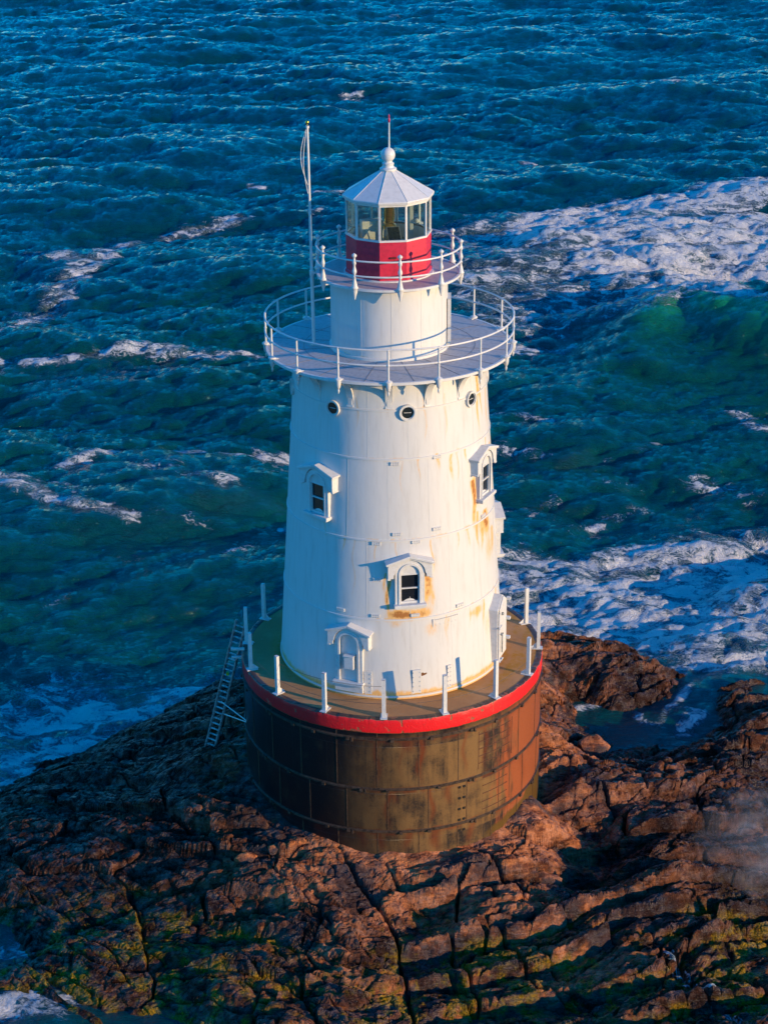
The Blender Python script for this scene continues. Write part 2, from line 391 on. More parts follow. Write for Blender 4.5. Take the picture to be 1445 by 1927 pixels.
sm = NT('sea_water'); ob = sm.coord()
fa = sm.attr('foam'); ga = sm.attr('green'); ca = sm.attr('crest')
warp = sm.noise(ob, .9, 3, .55, 0, 1)
vm = sm.n('ShaderNodeVectorMath'); vm.operation = 'MULTIPLY_ADD'; sm.l(warp, vm.inputs[0]); vm.inputs[1].default_value = (1.1, 1.1, 1.1); sm.l(ob, vm.inputs[2])
st = sm.mapping(vm.outputs[0], (.8, .95, 1.0), (0, 0, R(12)))
n1 = sm.noise(st, 1.05, 9, .66, .7)
n2 = sm.noise(st, 4.5, 7, .62, .4)
def ridge(n, k):      # filament where noise crosses its mean; its width grows with the foam density
    return sm.math('SUBTRACT', sm.math('MULTIPLY', sm.math('SUBTRACT', fa, .43), k), sm.math('ABSOLUTE', sm.math('SUBTRACT', n, .5)))
nA = sm.noise(sm.mapping(vm.outputs[0], (.8, 1.25, 1), (0, 0, R(10))), .8, 6, .60, .8)
nB = sm.noise(sm.mapping(vm.outputs[0], (.9, 1.4, 1), (0, 0, R(-16)), (3, 7, 0)), 2.2, 6, .60, .6)
nC = sm.noise(sm.mapping(vm.outputs[0], (1, 1.5, 1), (0, 0, R(5)), (9, 2, 0)), 6.5, 5, .6, .4)
nD = sm.noise(sm.mapping(vm.outputs[0], (.75, 1.25, 1), (0, 0, R(14)), (1, 4, 0)), .85, 10, .66, .9)
vv = sm.math('ADD', sm.math('MINIMUM', fa, .93), sm.math('MULTIPLY', sm.math('ADD', sm.math('SUBTRACT', nD, .5), sm.math('MULTIPLY', sm.math('SUBTRACT', nC, .5), .35)), 3.0))
rd = sm.math('MAXIMUM', ridge(nB, .085), ridge(nC, .06))
mask = sm.math('MAXIMUM', sm.math('MULTIPLY', sm.mapr(rd, -.010, .014, 0, .8), sm.mapr(fa, .42, .56)), sm.math('MULTIPLY', sm.mapr(vv, .62, .72), sm.mapr(fa, .25, .45)))
thin = sm.math('MULTIPLY', sm.mapr(vv, .40, .72), sm.mapr(fa, .2, .6))
green = sm.math('MULTIPLY', ga, .75)
mottle = sm.noise(sm.mapping(ob, (1, 1.0, 1)), .07, 4, .55)
yy = sm.sep(ob)[1]
deep = sm.mix(sm.math('MULTIPLY', sm.mapr(mottle, .3, .6), sm.mapr(yy, 20, 130, 1, .25)), (.0005, .038, .060), (.0006, .050, .044))
deep = sm.mix(green, deep, (.0015, .060, .034))
deep = sm.mix(sm.math('MULTIPLY', ca, .55), deep, (.003, .085, .080))
deep = sm.mix(sm.attr('lip'), deep, (.008, .24, .08))
milky = sm.mix(sm.math('MULTIPLY', thin, .42), deep, (.05, .24, .46))
n4 = sm.noise(sm.mapping(vm.outputs[0], (1.6, 2.6, 1), (0, 0, R(-14))), 4.2, 7, .72, .5)
fc = sm.mix(sm.math('MULTIPLY', sm.mapr(vv, .66, .95), sm.mapr(n4, .34, .48, .55, 1)), (.34, .45, .52), (.94, .93, .90))
colr = sm.mix(mask, milky, fc)
rip = sm.noise(sm.mapping(ob, (.7, 1.7, 1.0), (0, 0, R(-8))), 7.5, 6, .66, .25)
rip2 = sm.noise(sm.mapping(ob, (.5, 1.7, 1.0), (0, 0, R(10))), 2.6, 6, .62, .3)
fb = sm.math('MULTIPLY', sm.math('MULTIPLY', mask, sm.math('ADD', n2, n1)), 1.0)
hgt = sm.math('ADD', sm.math('ADD', sm.math('MULTIPLY', rip, .75), sm.math('MULTIPLY', rip2, 1.2)), sm.math('MULTIPLY', fb, sm.math('ADD', sm.math('MULTIPLY', n4, 3.0), sm.math('MULTIPLY', nD, 1.2))))
sm.set(col=colr, rough=sm.mix(mask, (.05, .05, .05), (.6, .6, .6)), ior=1.333, nrm=sm.bump(hgt, 1.0, .12), spec=sm.mapr(mask, 0, 1, .5, .12))

def build_sea():
    ox, oy = 0.0, -62.0
    nr, na = 1150, 1000
    rad_ = 34.0*(330/34.0)**(np.arange(nr)/(nr-1)); ang = np.linspace(-R(26), R(26), na)
    Rr, A = np.meshgrid(rad_, ang, indexing='ij'); x = ox+Rr*np.sin(A); y = oy+Rr*np.cos(A)
    x0, y0 = x.copy(), y.copy()
    h, dx, dy = sea_surface(x, y); ch = .75
    f = foam_density(x, y)
    # breaking where the chop folds over
    gx = samp(TA[1], TA[3], x, y)*.27+samp(TB[1], TB[3], x, y)*.12
    gyv = samp(TA[0], TA[3], x, y)*.27+samp(TB[0], TB[3], x, y)*.12
    crest = sstep(.35, .95, gyv)
    wc = sstep(.80, 1.15, gyv)*.66*sstep(.47, .60, fbm(x*.06, y*.06, 3, 33)); f = np.maximum(f, wc)
    z = SEA+h+f*.17*(fbm(x*2.2, y*2.2, 5, 21, .6)-.3)+np.clip(f-.7, 0, 1)*.40*(fbm(x*.9, y*1.3, 5, 25)-.35)
    h0 = (np.hypot(x-7.6, y-6.6) < 4.5)*.10*(fbm(x*1.2, y*2.4, 4, 77)-.5); z = z+h0
    hid = np.hypot(x/9.5, (y+1)/9.0) < .6; z = np.where(hid, SEA-.3, z)
    gr = soft(x, y, GREEN)
    px = np.array([p[0] for p in BREAKER]); py = np.array([p[1] for p in BREAKER]); sd = y-np.interp(x, px, py)
    lip = np.exp(-((sd+2.2)/2.4)**2)*sstep(13, 18, x)*(1-sstep(30, 40, x))*(.5+.8*fbm(x*.4, y*.4, 3, 73))
    o = grid_mesh('sea', x0+ch*dx, y0+ch*dy, z, sm.m, dict(foam=f, green=gr, crest=crest, lip=np.clip(lip, 0, 1))); o['kind'] = 'structure'
    # coarse continuation to the horizon, just under the detailed sheet's edge
    mb = MB(); rs = [20, 60, 150, 320, 700, 1500, 3000, 5200]; n = 64; vs = []; fs = []
    for r_ in rs:
        for k in range(n):
            a = 2*math.pi*k/n; vs.append((r_*math.sin(a), -62+r_*math.cos(a), SEA-1.6 if r_ < 329 else SEA-.4))
    for i in range(len(rs)-1):
        for k in range(n): fs.append((i*n+k, i*n+(k+1) % n, (i+1)*n+(k+1) % n, (i+1)*n+k))
    fs.append(tuple(range(n))); o2 = mesh_obj('open_sea', vs, fs, sm.m); o2['kind'] = 'structure'
build_sea()

# ------------------------------------------------------------------ the rock ledge
def tps_fit(p, z, lam=.02):
    n = len(p); d = np.hypot(p[:, None, 0]-p[None, :, 0], p[:, None, 1]-p[None, :, 1])
    K = np.where(d > 0, d*d*np.log(d+1e-9), 0)+lam*np.eye(n); Q = np.c_[np.ones(n), p]
    A = np.r_[np.c_[K, Q], np.c_[Q.T, np.zeros((3, 3))]]; return np.linalg.solve(A, np.r_[z, 0, 0, 0])
ctl = list(HTS)+[(0, 5, -4.8), (0, 8, -5.8), (-3, 9, -6.0), (3, 9, -5.2), (0, 13, -8.5), (-6, 12, -8.5), (7, 15.5, -8.5), (12, 13, -8.5), (16, 12, -8.5), (-12, 8, -8.5), (-16, 4, -8.5),
       (-16, -4, -8.5), (-14, -10, -8.5), (-16, -13, -9), (0, -13, -5.8), (8, -13, -5.8), (-8, -13, -8.6), (16, -13, -5.4), (16, 0, -7.2), (16, 6, -7.0), (-16, 16, -9), (16, 17, -9), (0, 17, -9.5), (0, 0, -4.4)]
ctl = np.array(ctl, float)
cf = tps_fit(ctl[:, :2], ctl[:, 2])
def rock_base(x, y):
    gx = np.linspace(-17.5, 17.5, 176); gy = np.linspace(-14.5, 17.5, 161); GX, GY = np.meshgrid(gx, gy, indexing='ij')
    d = np.hypot(GX[..., None]-ctl[:, 0], GY[..., None]-ctl[:, 1])
    Zg = (np.where(d > 0, d*d*np.log(d+1e-9), 0)@cf[:len(ctl)])+cf[-3]+cf[-2]*GX+cf[-1]*GY
    u = np.clip((x+17.5)/.2, 0, 174.99); v = np.clip((y+14.5)/.2, 0, 159.99); i = u.astype(int); j = v.astype(int); fu = u-i; fv = v-j
    return (Zg[i, j]*(1-fu)+Zg[i+1, j]*fu)*(1-fv)+(Zg[i, j+1]*(1-fu)+Zg[i+1, j+1]*fu)*fv
def strike(x, y):     # along-strike / across-strike coordinates of the bedding, bending round the tower
    b = -.30*np.sqrt((x+1.5)**2+4)+1.5*(fbm(x*.12, y*.12, 3, 5)-.5)*2
    return x+.6*(fbm(x*.3, y*.3, 3, 8)-.5), y+b
def rock_height(x, y):
    b = rock_base(x, y); u, v = strike(x, y)
    g = sstep(4.4, 5.6, np.hypot(x, y))
    wu = u+.5*(fbm(u*.8, v*.8, 3, 13)-.5); wv = v+.45*(fbm(u*.6, v*1.0, 3, 14)-.5)
    e1, h1, t1 = cells(wu/3.4+.3, wv/1.5, 101)
    e2, h2, t2 = cells(wu/1.5, wv/.62+.4, 102)
    e3, h3, t3 = cells(wu/.62+.2, wv/.26, 103)
    # ledges: gently rising tread, then an abrupt riser facing the viewer
    ph = wv/1.7+.5*h1+.8*fbm(u*.18, v*.3, 2, 17); fr = ph-np.floor(ph); saw = np.where(fr > .12, (1-fr)/.88, fr/.12)
    ph2 = wv/.52+h2*.9+1.2*fbm(u*.4, v*.5, 2, 19); fr2 = ph2-np.floor(ph2); saw2 = np.where(fr2 > .16, (1-fr2)/.84, fr2/.16)
    slab = .35+.65*sstep(-7, -2, x+1.5*(fbm(x*.2, y*.2, 3, 29)-.5)*2)
    act = sstep(.34, .62, fbm(x*.22+4, y*.22, 3, 23))*slab; act2 = sstep(.38, .6, fbm(x*.5+1, y*.5, 3, 27))*slab
    z = b+g*(.58*act*(saw-.5)+.24*(h1-.5)+.30*t1+.15*act2*(saw2-.5)+.11*(h2-.5)*(.4+act2)+.10*t2)
    z = z+(.045*(h3-.5)+.035*t3)*(.2+act2)
    crk = np.exp(-(e1/.022)**2)*.36*(.4+.6*act)+np.exp(-(e2/.05)**2)*.12*(.3+act2)+np.exp(-(e3/.09)**2)*.035
    z = z-g*crk*1.4
    wx = x+.5*(fbm(x*1.1, y*1.1, 4, 201)-.5); wy = y+.5*(fbm(x*1.1+5, y*1.1, 4, 202)-.5)
    for c_ in CRACKS: d_ = seg_dist(wx, wy, c_); z = z-g*(.50*np.exp(-(d_/.05)**2)+.05*np.exp(-(d_/.3)**2))
    z = z+.26*(fbm(x*.55, y*.55, 5, 31)-.5)+.20*slab*(fbm(u*1.1, v*3.6, 5, 35)-.5)+.09*(fbm(x*4, y*6, 5, 37, .6)-.5)+.5*g*np.abs(fbm(u*.8+2, v*1.9, 4, 39)-.5)*slab-.35*g*np.abs(fbm(x*1.9+2, y*2.6, 4, 49)-.5)*slab
    return z
rk = NT('granite'); ob = rk.coord(); zz = rk.sep(ob)[2]
geo = rk.n('ShaderNodeNewGeometry')
big = rk.noise(ob, .35, 5, .6); med = rk.noise(ob, 2.2, 7, .65); fin = rk.noise(ob, 17, 5, .7); str_ = rk.noise(rk.mapping(ob, (.8, 3.5, 5), (0, 0, R(-8))), 1.6, 6, .62)
c = rk.mix(rk.mapr(str_, .34, .66), (.52, .18, .066), (.13, .036, .019))
c = rk.mix(rk.mapr(med, .48, .64), c, (.58, .22, .10))
c = rk.mix(rk.mapr(rk.noise(ob, .55, 5, .65), .46, .58), c, (.060, .032, .030))
xx = rk.sep(ob)[0]
wetx = rk.math('ADD', rk.mapr(rk.math('ADD', xx, rk.math('MULTIPLY', big, 5.0)), -4.0, 2.5, 1, 0), rk.mapr(rk.math('ADD', xx, rk.math('MULTIPLY', big, 5.0)), 7.0, 10.5, 0, .9), 0, True)  # wet flanks of the ledge; shade on the left is painted in too
wet = rk.math('MAXIMUM', wetx, rk.mapr(rk.math('ADD', zz, rk.math('MULTIPLY', big, 2.0)), -4.4, -3.6, 1, 0))  # wet low rock joined with the painted side shade
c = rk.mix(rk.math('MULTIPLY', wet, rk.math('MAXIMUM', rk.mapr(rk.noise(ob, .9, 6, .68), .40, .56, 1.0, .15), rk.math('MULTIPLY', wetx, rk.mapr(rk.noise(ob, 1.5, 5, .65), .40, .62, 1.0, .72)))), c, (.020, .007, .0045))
alg = rk.math('MULTIPLY', rk.mapr(rk.math('ADD', zz, rk.math('MULTIPLY', med, .9)), -5.35, -4.95, 1, 0), rk.mapr(rk.sep(ob)[1], -6.8, -3.2, 1, 0))
algc = rk.mix(rk.mapr(fin, .4, .6), (.30, .17, .008), (.07, .060, .004))
c = rk.mix(rk.math('MULTIPLY', alg, rk.mapr(rk.noise(ob, 1.3, 6, .68), .46, .60)), c, algc)
c = rk.mix(rk.mapr(fin, .50, .75, 0, .55), c, (.03, .02, .018))
c = rk.mix(rk.math('MULTIPLY', rk.mapr(rk.noise(ob, 40, 2, .5), .66, .72), .5), c, (.5, .36, .28))
hh = rk.math('ADD', rk.math('MULTIPLY', str_, 1.2), rk.math('ADD', med, rk.math('MULTIPLY', fin, .35)))
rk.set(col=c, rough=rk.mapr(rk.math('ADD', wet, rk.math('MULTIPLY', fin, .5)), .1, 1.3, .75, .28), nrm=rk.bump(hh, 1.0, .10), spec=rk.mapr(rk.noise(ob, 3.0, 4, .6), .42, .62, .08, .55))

def build_rock():
    nx, ny = 860, 780
    x = np.linspace(-16.5, 16.8, nx); y = -13.5+(16.5+13.5)*(np.arange(ny)/(ny-1))**1.12
    X, Y = np.meshgrid(x, y, indexing='ij'); Z = rock_height(X, Y)
    # undercut the risers: push steep parts outwards so ledges overhang a little
    gx, gy = np.gradient(Z, x, y); st_ = sstep(.8, 3, np.hypot(gx, gy))
    Yd = Y-.10*st_*(vnoise(X*2, Y*2, 3)-.2); Xd = X+.05*st_*(vnoise(X*2, Y*2, 7)-.5)
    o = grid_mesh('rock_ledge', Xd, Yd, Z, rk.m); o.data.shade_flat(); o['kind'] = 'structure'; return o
build_rock()
def rz(x, y): return float(rock_height(np.array([[float(x)]]), np.array([[float(y)]]))[0, 0])
def runnel(name, pts, wd, label):     # foaming water draining down a crack
    P_ = [Vector((a, b, 0)) for a, b in pts]; L_ = []
    for a, b in zip(P_[:-1], P_[1:]): L_ += [a.lerp(b, k/14) for k in range(14)]
    xs = np.array([p.x for p in L_]); ys = np.array([p.y for p in L_]); nn = fbm(xs*3, ys*3, 3, 210); X = []; Y = []; Zs = []
    for j in np.linspace(-1, 1, 7):
        X.append(xs+j*wd*(.35+1.1*nn)); Y.append(ys+j*wd*.35*(.5+nn))
    X = np.array(X); Y = np.array(Y); Z = np.minimum(rock_height(X, Y)+.05, rock_height(xs, ys)[None, :]+.22); Z = Z+.05*(fbm(X*5, Y*5, 3, 212)-.5)
    o = grid_mesh(name, X, Y, Z, sm.m, dict(foam=.62+.3*fbm(X*2, Y*2, 3, 215), green=X*0, crest=X*0, lip=X*0)); o['kind'] = 'structure'
runnel('draining_water', CRACKS[1], .22, '')
def boulder(x, y, s, sc, rot, label, seed, lift=0.0):
    import bmesh
    bm = bmesh.new(); bmesh.ops.create_icosphere(bm, subdivisions=4, radius=1)
    r2 = random.Random(seed); planes = [(Vector((r2.uniform(-1, 1), r2.uniform(-1, 1), r2.uniform(-.6, 1))).normalized(), r2.uniform(.58, .85)) for _ in range(11)]
    M = Matrix.Rotation(rot, 3, 'Z')
    pts = []
    for v in bm.verts:
        p = v.co.copy()
        for n_, d_ in planes:
            q = p.dot(n_)
            if q > d_: p -= n_*(q-d_)*.92
        pts.append(p)
    a = np.array(pts); nz = fbm(a[:, 0]*2.5+seed, a[:, 1]*2.5+a[:, 2]*2, 5, seed)-.5
    for v, p, k in zip(bm.verts, pts, nz): v.co = M @ Vector((p.x*(1+.25*k)*s*sc[0], p.y*(1+.25*k)*s*sc[1], p.z*(1+.3*k)*s*sc[2]))
    me = bpy.data.meshes.new('boulder'); bm.to_mesh(me); bm.free(); me.shade_smooth(); me.materials.append(rk.m)
    o = bpy.data.objects.new('boulder', me); col.objects.link(o); o.location = (x, y, rz(x, y)+s*sc[2]*.35+lift)
    o['label'] = label; o['category'] = 'rock'; return o

# ------------------------------------------------------------------ lighthouse materials
def tower_R(z): return 3.41-.0695*z
wp = NT('white_iron_paint'); uv = wp.n('ShaderNodeUVMap').outputs[0]; ob = wp.coord()
ru = wp.attr('rust')
s1 = wp.noise(wp.mapping(uv, (3.0, .35, 1)), 2.2, 6, .65); s2 = wp.noise(wp.mapping(uv, (1, 1, 1)), 1.3, 6, .6); s3 = wp.noise(wp.mapping(uv, (1, .5, 1)), 14, 5, .65)
base = wp.mix(wp.mapr(s1, .45, .8), (.62, .60, .56), (.53, .50, .45))
base = wp.mix(wp.mapr(s3, .62, .85, 0, .35), base, (.60, .54, .45))
rf = wp.math('MULTIPLY', ru, wp.math('ADD', wp.mapr(s3, .1, .7), wp.math('MULTIPLY', s1, .7)))
base = wp.mix(wp.mapr(rf, .02, .7, 0, .9), base, (.74, .40, .10))
base = wp.mix(wp.mapr(rf, .72, 1.35, 0, .9), base, (.34, .12, .022))
wp.set(col=base, rough=.42, nrm=wp.bump(wp.math('ADD', s2, wp.math('MULTIPLY', s3, .25)), .35, .03))
white = plain('white_paint', (.64, .62, .58), .42, 0, .05)
dwhite = plain('weathered_white', (.66, .62, .56), .55, 0, .12)
gdeck = plain('grey_deck_paint', (.44, .415, .40), .55, 0, .10)
rdeck = plain('rosy_deck_paint', (.46, .36, .33), .55, 0, .10)
redp = plain('red_paint', (.60, .022, .055), .45, 0, .10)
brass = plain('brass', (.75, .50, .14), .3, .7, .1)
blackm = plain('dark_metal', (.02, .02, .022), .4, .6, .1)
gold = plain('gilded_ball', (.75, .45, .08), .25, 1.0, .05)
cream = plain('cream_interior', (.70, .66, .58), .6, 0, .06)
alu = plain('galvanised', (.34, .36, .35), .45, .6, .3)
cable = plain('thin_wire', (.12, .09, .06), .6, 0, .1)
def glassm(name, tint, rough=.02):
    t = NT(name); t.set(col=tint, rough=rough, ior=1.45)
    g = t.n('ShaderNodeBsdfGlossy'); g.inputs['Roughness'].default_value = rough
    tr = t.n('ShaderNodeBsdfTransparent'); tr.inputs[0].default_value = tint+(1,)
    lw = t.n('ShaderNodeLayerWeight'); lw.inputs[0].default_value = .5
    m = t.n('ShaderNodeMixShader'); t.l(t.math('ADD', .035, t.math('MULTIPLY', t.math('POWER', lw.outputs['Facing'], 4.0), .6)), m.inputs[0]); t.l(tr.outputs[0], m.inputs[1]); t.l(g.outputs[0], m.inputs[2])
    t.l(m.outputs[0], t.out.inputs[0]); return t.m
lglass = glassm('lantern_glass', (.84, .88, .86))
wglass = plain('dark_window_glass', (.012, .014, .018), .07, 0, .02, 0.02)
lensm = glassm('lens_glass', (.75, .62, .38), .05)

cs = NT('rusted_caisson_iron'); uv = cs.n('ShaderNodeUVMap').outputs[0]
ux = cs.sep(uv)[0]; uz = cs.sep(uv)[1]
br = cs.n('ShaderNodeTexBrick'); cs.l(cs.mapping(uv, (1, 1, 1), (0, 0, 0), (.23, -.629, 0)), br.inputs['Vector'])
br.inputs['Scale'].default_value = 1.0; br.inputs['Brick Width'].default_value = 1.2; br.inputs['Row Height'].default_value = 1.56; br.inputs['Mortar Size'].default_value = .008
br.offset = .45; br.inputs['Color1'].default_value = (0, 0, 0, 1); br.inputs['Color2'].default_value = (1, 1, 1, 1); br.inputs['Mortar'].default_value = (.5, .5, .5, 1)
bw = cs.n('ShaderNodeRGBToBW'); cs.l(br.outputs[0], bw.inputs[0])
n1 = cs.noise(uv, 1.1, 6, .6); n2 = cs.noise(cs.mapping(uv, (3.2, .45, 1)), 1.6, 6, .65); n3 = cs.noise(uv, 16, 5, .7)
g = cs.math('ADD', cs.math('MULTIPLY', n1, 1.0), cs.math('MULTIPLY', bw.outputs[0], .30))
c = cs.mix(cs.mapr(cs.math('ADD', g, cs.math('MULTIPLY', cs.math('ADD', cs.math('SUBTRACT', n2, .5), cs.math('MULTIPLY', cs.math('SUBTRACT', n3, .5), .8)), .7)), .38, .88), (.024, .020, .018), (.205, .112, .042))
c = cs.mix(cs.mapr(cs.math('ADD', n2, cs.math('MULTIPLY', cs.attr('redness'), .62)), .62, .86), c, (.29, .078, .028))
c = cs.mix(cs.attr('rust'), c, (.16, .035, .012))
c = cs.mix(cs.math('MULTIPLY', cs.attr('tar'), cs.mapr(n1, .1, .45)), c, (.007, .006, .007))  # black paint and painted shade darken the iron
c = cs.mix(cs.mapr(n3, .52, .72, 0, .6), c, (.05, .03, .02))
c = cs.mix(cs.math('MULTIPLY', cs.attr('weed'), cs.mapr(n3, .2, .5)), c, (.10, .055, .012))
cs.set(col=c, spec=.5, rough=.30, nrm=cs.bump(cs.math('ADD', cs.math('MULTIPLY', n3, .5), cs.math('ADD', n1, br.outputs['Fac'])), .5, .02))
rb = NT('chipped_red_rim'); ob = rb.coord(); n1 = rb.noise(ob, 2.6, 6, .65); n3 = rb.noise(ob, 16, 4, .6); z = rb.sep(ob)[2]
chip = rb.math('ADD', rb.attr('chip'), rb.math('MULTIPLY', rb.math('SUBTRACT', n1, .5), 2.3))
c = rb.mix(rb.mapr(n3, .45, .75, 0, .5), (.80, .010, .014), (.52, .03, .02))
c = rb.mix(rb.mapr(chip, .50, .56), c, (.30, .10, .045))
c = rb.mix(rb.mapr(chip, .74, .80), c, (.07, .035, .02))
rb.set(col=c, rough=.45, nrm=rb.bump(rb.math('ADD', rb.mapr(chip, .5, .56, 1, 0), n3), .6, .02))
dk = NT('stained_concrete'); ob = dk.coord(); n1 = dk.noise(ob, .9, 6, .6); n2 = dk.noise(ob, 5, 6, .7); n3 = dk.noise(ob, 45, 3, .6)
c = dk.mix(dk.mapr(n1, .35, .65), (.42, .205, .085), (.50, .26, .115))
c = dk.mix(dk.math('MULTIPLY', dk.attr('rust'), dk.mapr(n2, .3, .6)), c, (.42, .19, .02))
c = dk.mix(dk.mapr(n2, .60, .72, 0, .6), c, (.17, .10, .04))
c = dk.mix(dk.mapr(dk.noise(ob, 2.3, 5, .7), .66, .72, 0, .5), c, (.46, .40, .30))
dk.set(col=c, spec=.08, rough=.8, nrm=dk.bump(dk.math('ADD', n2, dk.math('MULTIPLY', n3, .4)), .5, .02))

# ------------------------------------------------------------------ lighthouse
LH = thing('lighthouse', (0, 0, -4.6), 'white iron lighthouse tower with red lantern gallery on a rusty round caisson', 'lighthouse')
def cyl_grid(name, zs, rfun, n, mat, attrs, parent):
    """open cylinder of revolution with uv in metres and per-vertex attributes attrs[k](phi_deg, z)"""
    zs = np.array(zs); a = np.linspace(-180, 180, n+1); Zg, A = np.meshgrid(zs, a, indexing='ij'); Rg = rfun(Zg)
    X = Rg*np.sin(np.radians(A)); Y = -Rg*np.cos(np.radians(A)); o = world_loc(parent)
    ob_ = grid_mesh(name, X-o.x, Y-o.y, Zg-o.z, mat, {k: f(A, Zg) for k, f in attrs.items()})
    me = ob_.data; uvl = me.uv_layers.new(name='UVMap'); idx = np.zeros(len(me.loops), np.int32); me.loops.foreach_get('vertex_index', idx)
    U = (np.radians(A)*float(Rg.mean())).ravel()[idx]; V = Zg.ravel()[idx]
    uvl.data.foreach_set('uv', np.stack([U, V], -1).astype(np.float32).ravel()); ob_.parent = parent; return ob_
def streak(A, Z, p, w_, z1, z0, s):   # rust run from z1 (top) down to z0
    return s*np.exp(-((A-p+.8*np.sin(Z*5+p))/w_)**2)*sstep(z0-.15, z0+(z1-z0)*.55, Z)*(1-sstep(z1, z1+.05, Z))
def blob(A, Z, p, z, wp_, wz, s): return s*np.exp(-((A-p)/wp_)**2-((Z-z)/wz)**2)
def tower_rust(A, Z):
    r_ = np.zeros(A.shape)
    S = [(-1.6, .9, 3.75, 2.5, 1.1), (-3.2, .7, 3.9, 3.3, .6), (18.6, 2.2, 3.9, 2.75, .9), (21, 1.5, 3.6, 2.6, .5), (52, 1.6, 6.2, 4.6, 1.0), (54, 1.0, 5.2, 3.9, .7), (64, 2.5, 5.1, 4.3, .8), (61, 1.2, 9.4, 7.3, .8),
         (63.5, .7, 9.5, 8.2, .9), (27, 1.0, 7.3, 6.9, .6), (36, 1.2, 7.2, 6.4, .6), (33, .6, 9.0, 7.4, .35), (20, .5, 9.0, 7.4, .35), (-20, .6, 4.9, 2.6, .3), (-26, .6, 4.9, 4.5, .5), (72, 2.5, 4.4, 3.6, .5), (78, 2.0, 6.9, 4.9, .6),
         (58, 1.4, 4.6, 3.9, .45), (46, 1.0, 4.9, 4.2, .4), (22, .5, 4.8, 3.7, .5), (6, .5, 7.2, 6.0, .3), (3, .4, 4.8, 4.3, .4), (-38, .5, 5.2, 4.7, .4), (30, .7, 2.35, 1.9, .4), (44, .6, 2.4, 1.7, .35),
         (-19, .5, 9.0, 8.0, .4), (88, 2.0, 9.0, 3.0, .5), (64, 1.0, 8.9, 8.4, .6), (50, 2.0, 2.3, 1.9, .35), (-45, .6, 8.6, 8.1, .3), (75, 1.0, 8.6, 7.4, .6), (69, .8, 7.2, 6.7, .7), (73, 1.2, 2.4, 1.9, .6), (56, .7, 2.45, 1.6, .6), (40, .5, 7.2, 6.2, .4), (47, .8, 7.25, 6.9, .6), (38, .5, 4.85, 4.3, .5), (16, .5, 7.25, 6.6, .4), (-8, .4, 4.85, 4.1, .45), (29, .5, 2.4, 1.5, .4), (66, .6, 8.6, 7.9, .8)]
    for p, w_, a, b, s in S: r_ = np.maximum(r_, streak(A, Z, p, w_, a, b, s))
    B = [(8, 2.62, 8.5, .13, 1.2), (3, 2.66, 3, .13, .8), (17, 2.62, 3, .14, .6), (20.5, 2.1, 3.5, .22, .42), (61, 4.75, 7, .3, .6), (66, 3.9, 5, .5, .4), (53, 6.0, 2, .35, .8), (2, 2.35, 3, .12, .4), (60, 1.6, 5, .5, .25), (12, 4.0, 12, .8, .14), (50, 2.2, 6, .12, .5)]
    for b_ in B: r_ = r_+blob(A, Z, *b_)
    nn = fbm(A*.35, Z*3, 4, 41)
    for zb, s in ((8.71, .35), (7.30, .45), (4.91, .55), (2.50, .55), (9.50, .35)): r_ = r_+s*np.exp(-((Z-zb+.02)/.05)**2)*sstep(.42, .66, nn)*sstep(-60, 0, A)
    r_ = r_+.75*(1-sstep(.10, .34, Z+.18*(nn-.5)))
    return np.clip(r_, 0, 1.3)
tw = cyl_grid('tower', np.linspace(-.02, 9.62, 320), tower_R, 620, wp.m, dict(rust=tower_rust), LH)
def course(R0, z, hgt=.05, t=.024): return [(R0(z-hgt)-.02, z-hgt), (R0(z-hgt)+t, z-hgt), (R0(z)+t, z), (R0(z)-.02, z+.006)]
mb = MB(); BANDS = (.10, 2.50, 4.91, 7.30, 8.71)
for z in BANDS: mb.lathe(course(tower_R, z), 180)
def seam(mb, phi, z0, z1, rf, wd=.014, t=.0035, n=6):
    for k in range(n):
        a, b = z0+(z1-z0)*k/n, z0+(z1-z0)*(k+1)/n
        m = (a+b)/2; ax = axes_at(phi); tilt = Matrix.Rotation(math.atan((rf(a)-rf(b))/(b-a)), 3, Vector((1, 0, 0)))
        mb.box(P(phi, rf(m), m), (wd, 2*t, (b-a)*1.001), ax @ tilt)
for i, (a, b) in enumerate(zip(BANDS, BANDS[1:]+(9.6,))):
    for k in range(16): seam(mb, [9.5, -13, -1.5, -12.5, 9.6][i] % 22.5+22.5*k, a+.01, b-.06, tower_R, n=2)
part('plate_seam', mb, wp.m, LH, angle=30)
# splice plates with bolts along the courses
SP = [(2.4, 7.16), (26.5, 7.24), (3, 5.08), (-7.8, 4.80), (13.2, 4.82), (25, 5.12), (-7.2, 3.72), (-8.2, 2.60), (12, 2.60), (-27, 2.66), (37.5, 2.62), (60.5, 4.98)]
sp0 = None
for p, z in SP:
    m2 = MB(); f = frame_at(p, tower_R(z), z); ax = axes_at(p)
    m2.box(f(0, .012, 0), (.26, .03, .10), ax)
    for t in (-.10, -.03, .04, .10):
        for dz in (-.028, .028): m2.box(f(t, .034, dz), (.022, .02, .022), ax)
    part('splice_plate', m2, wp.m, LH)
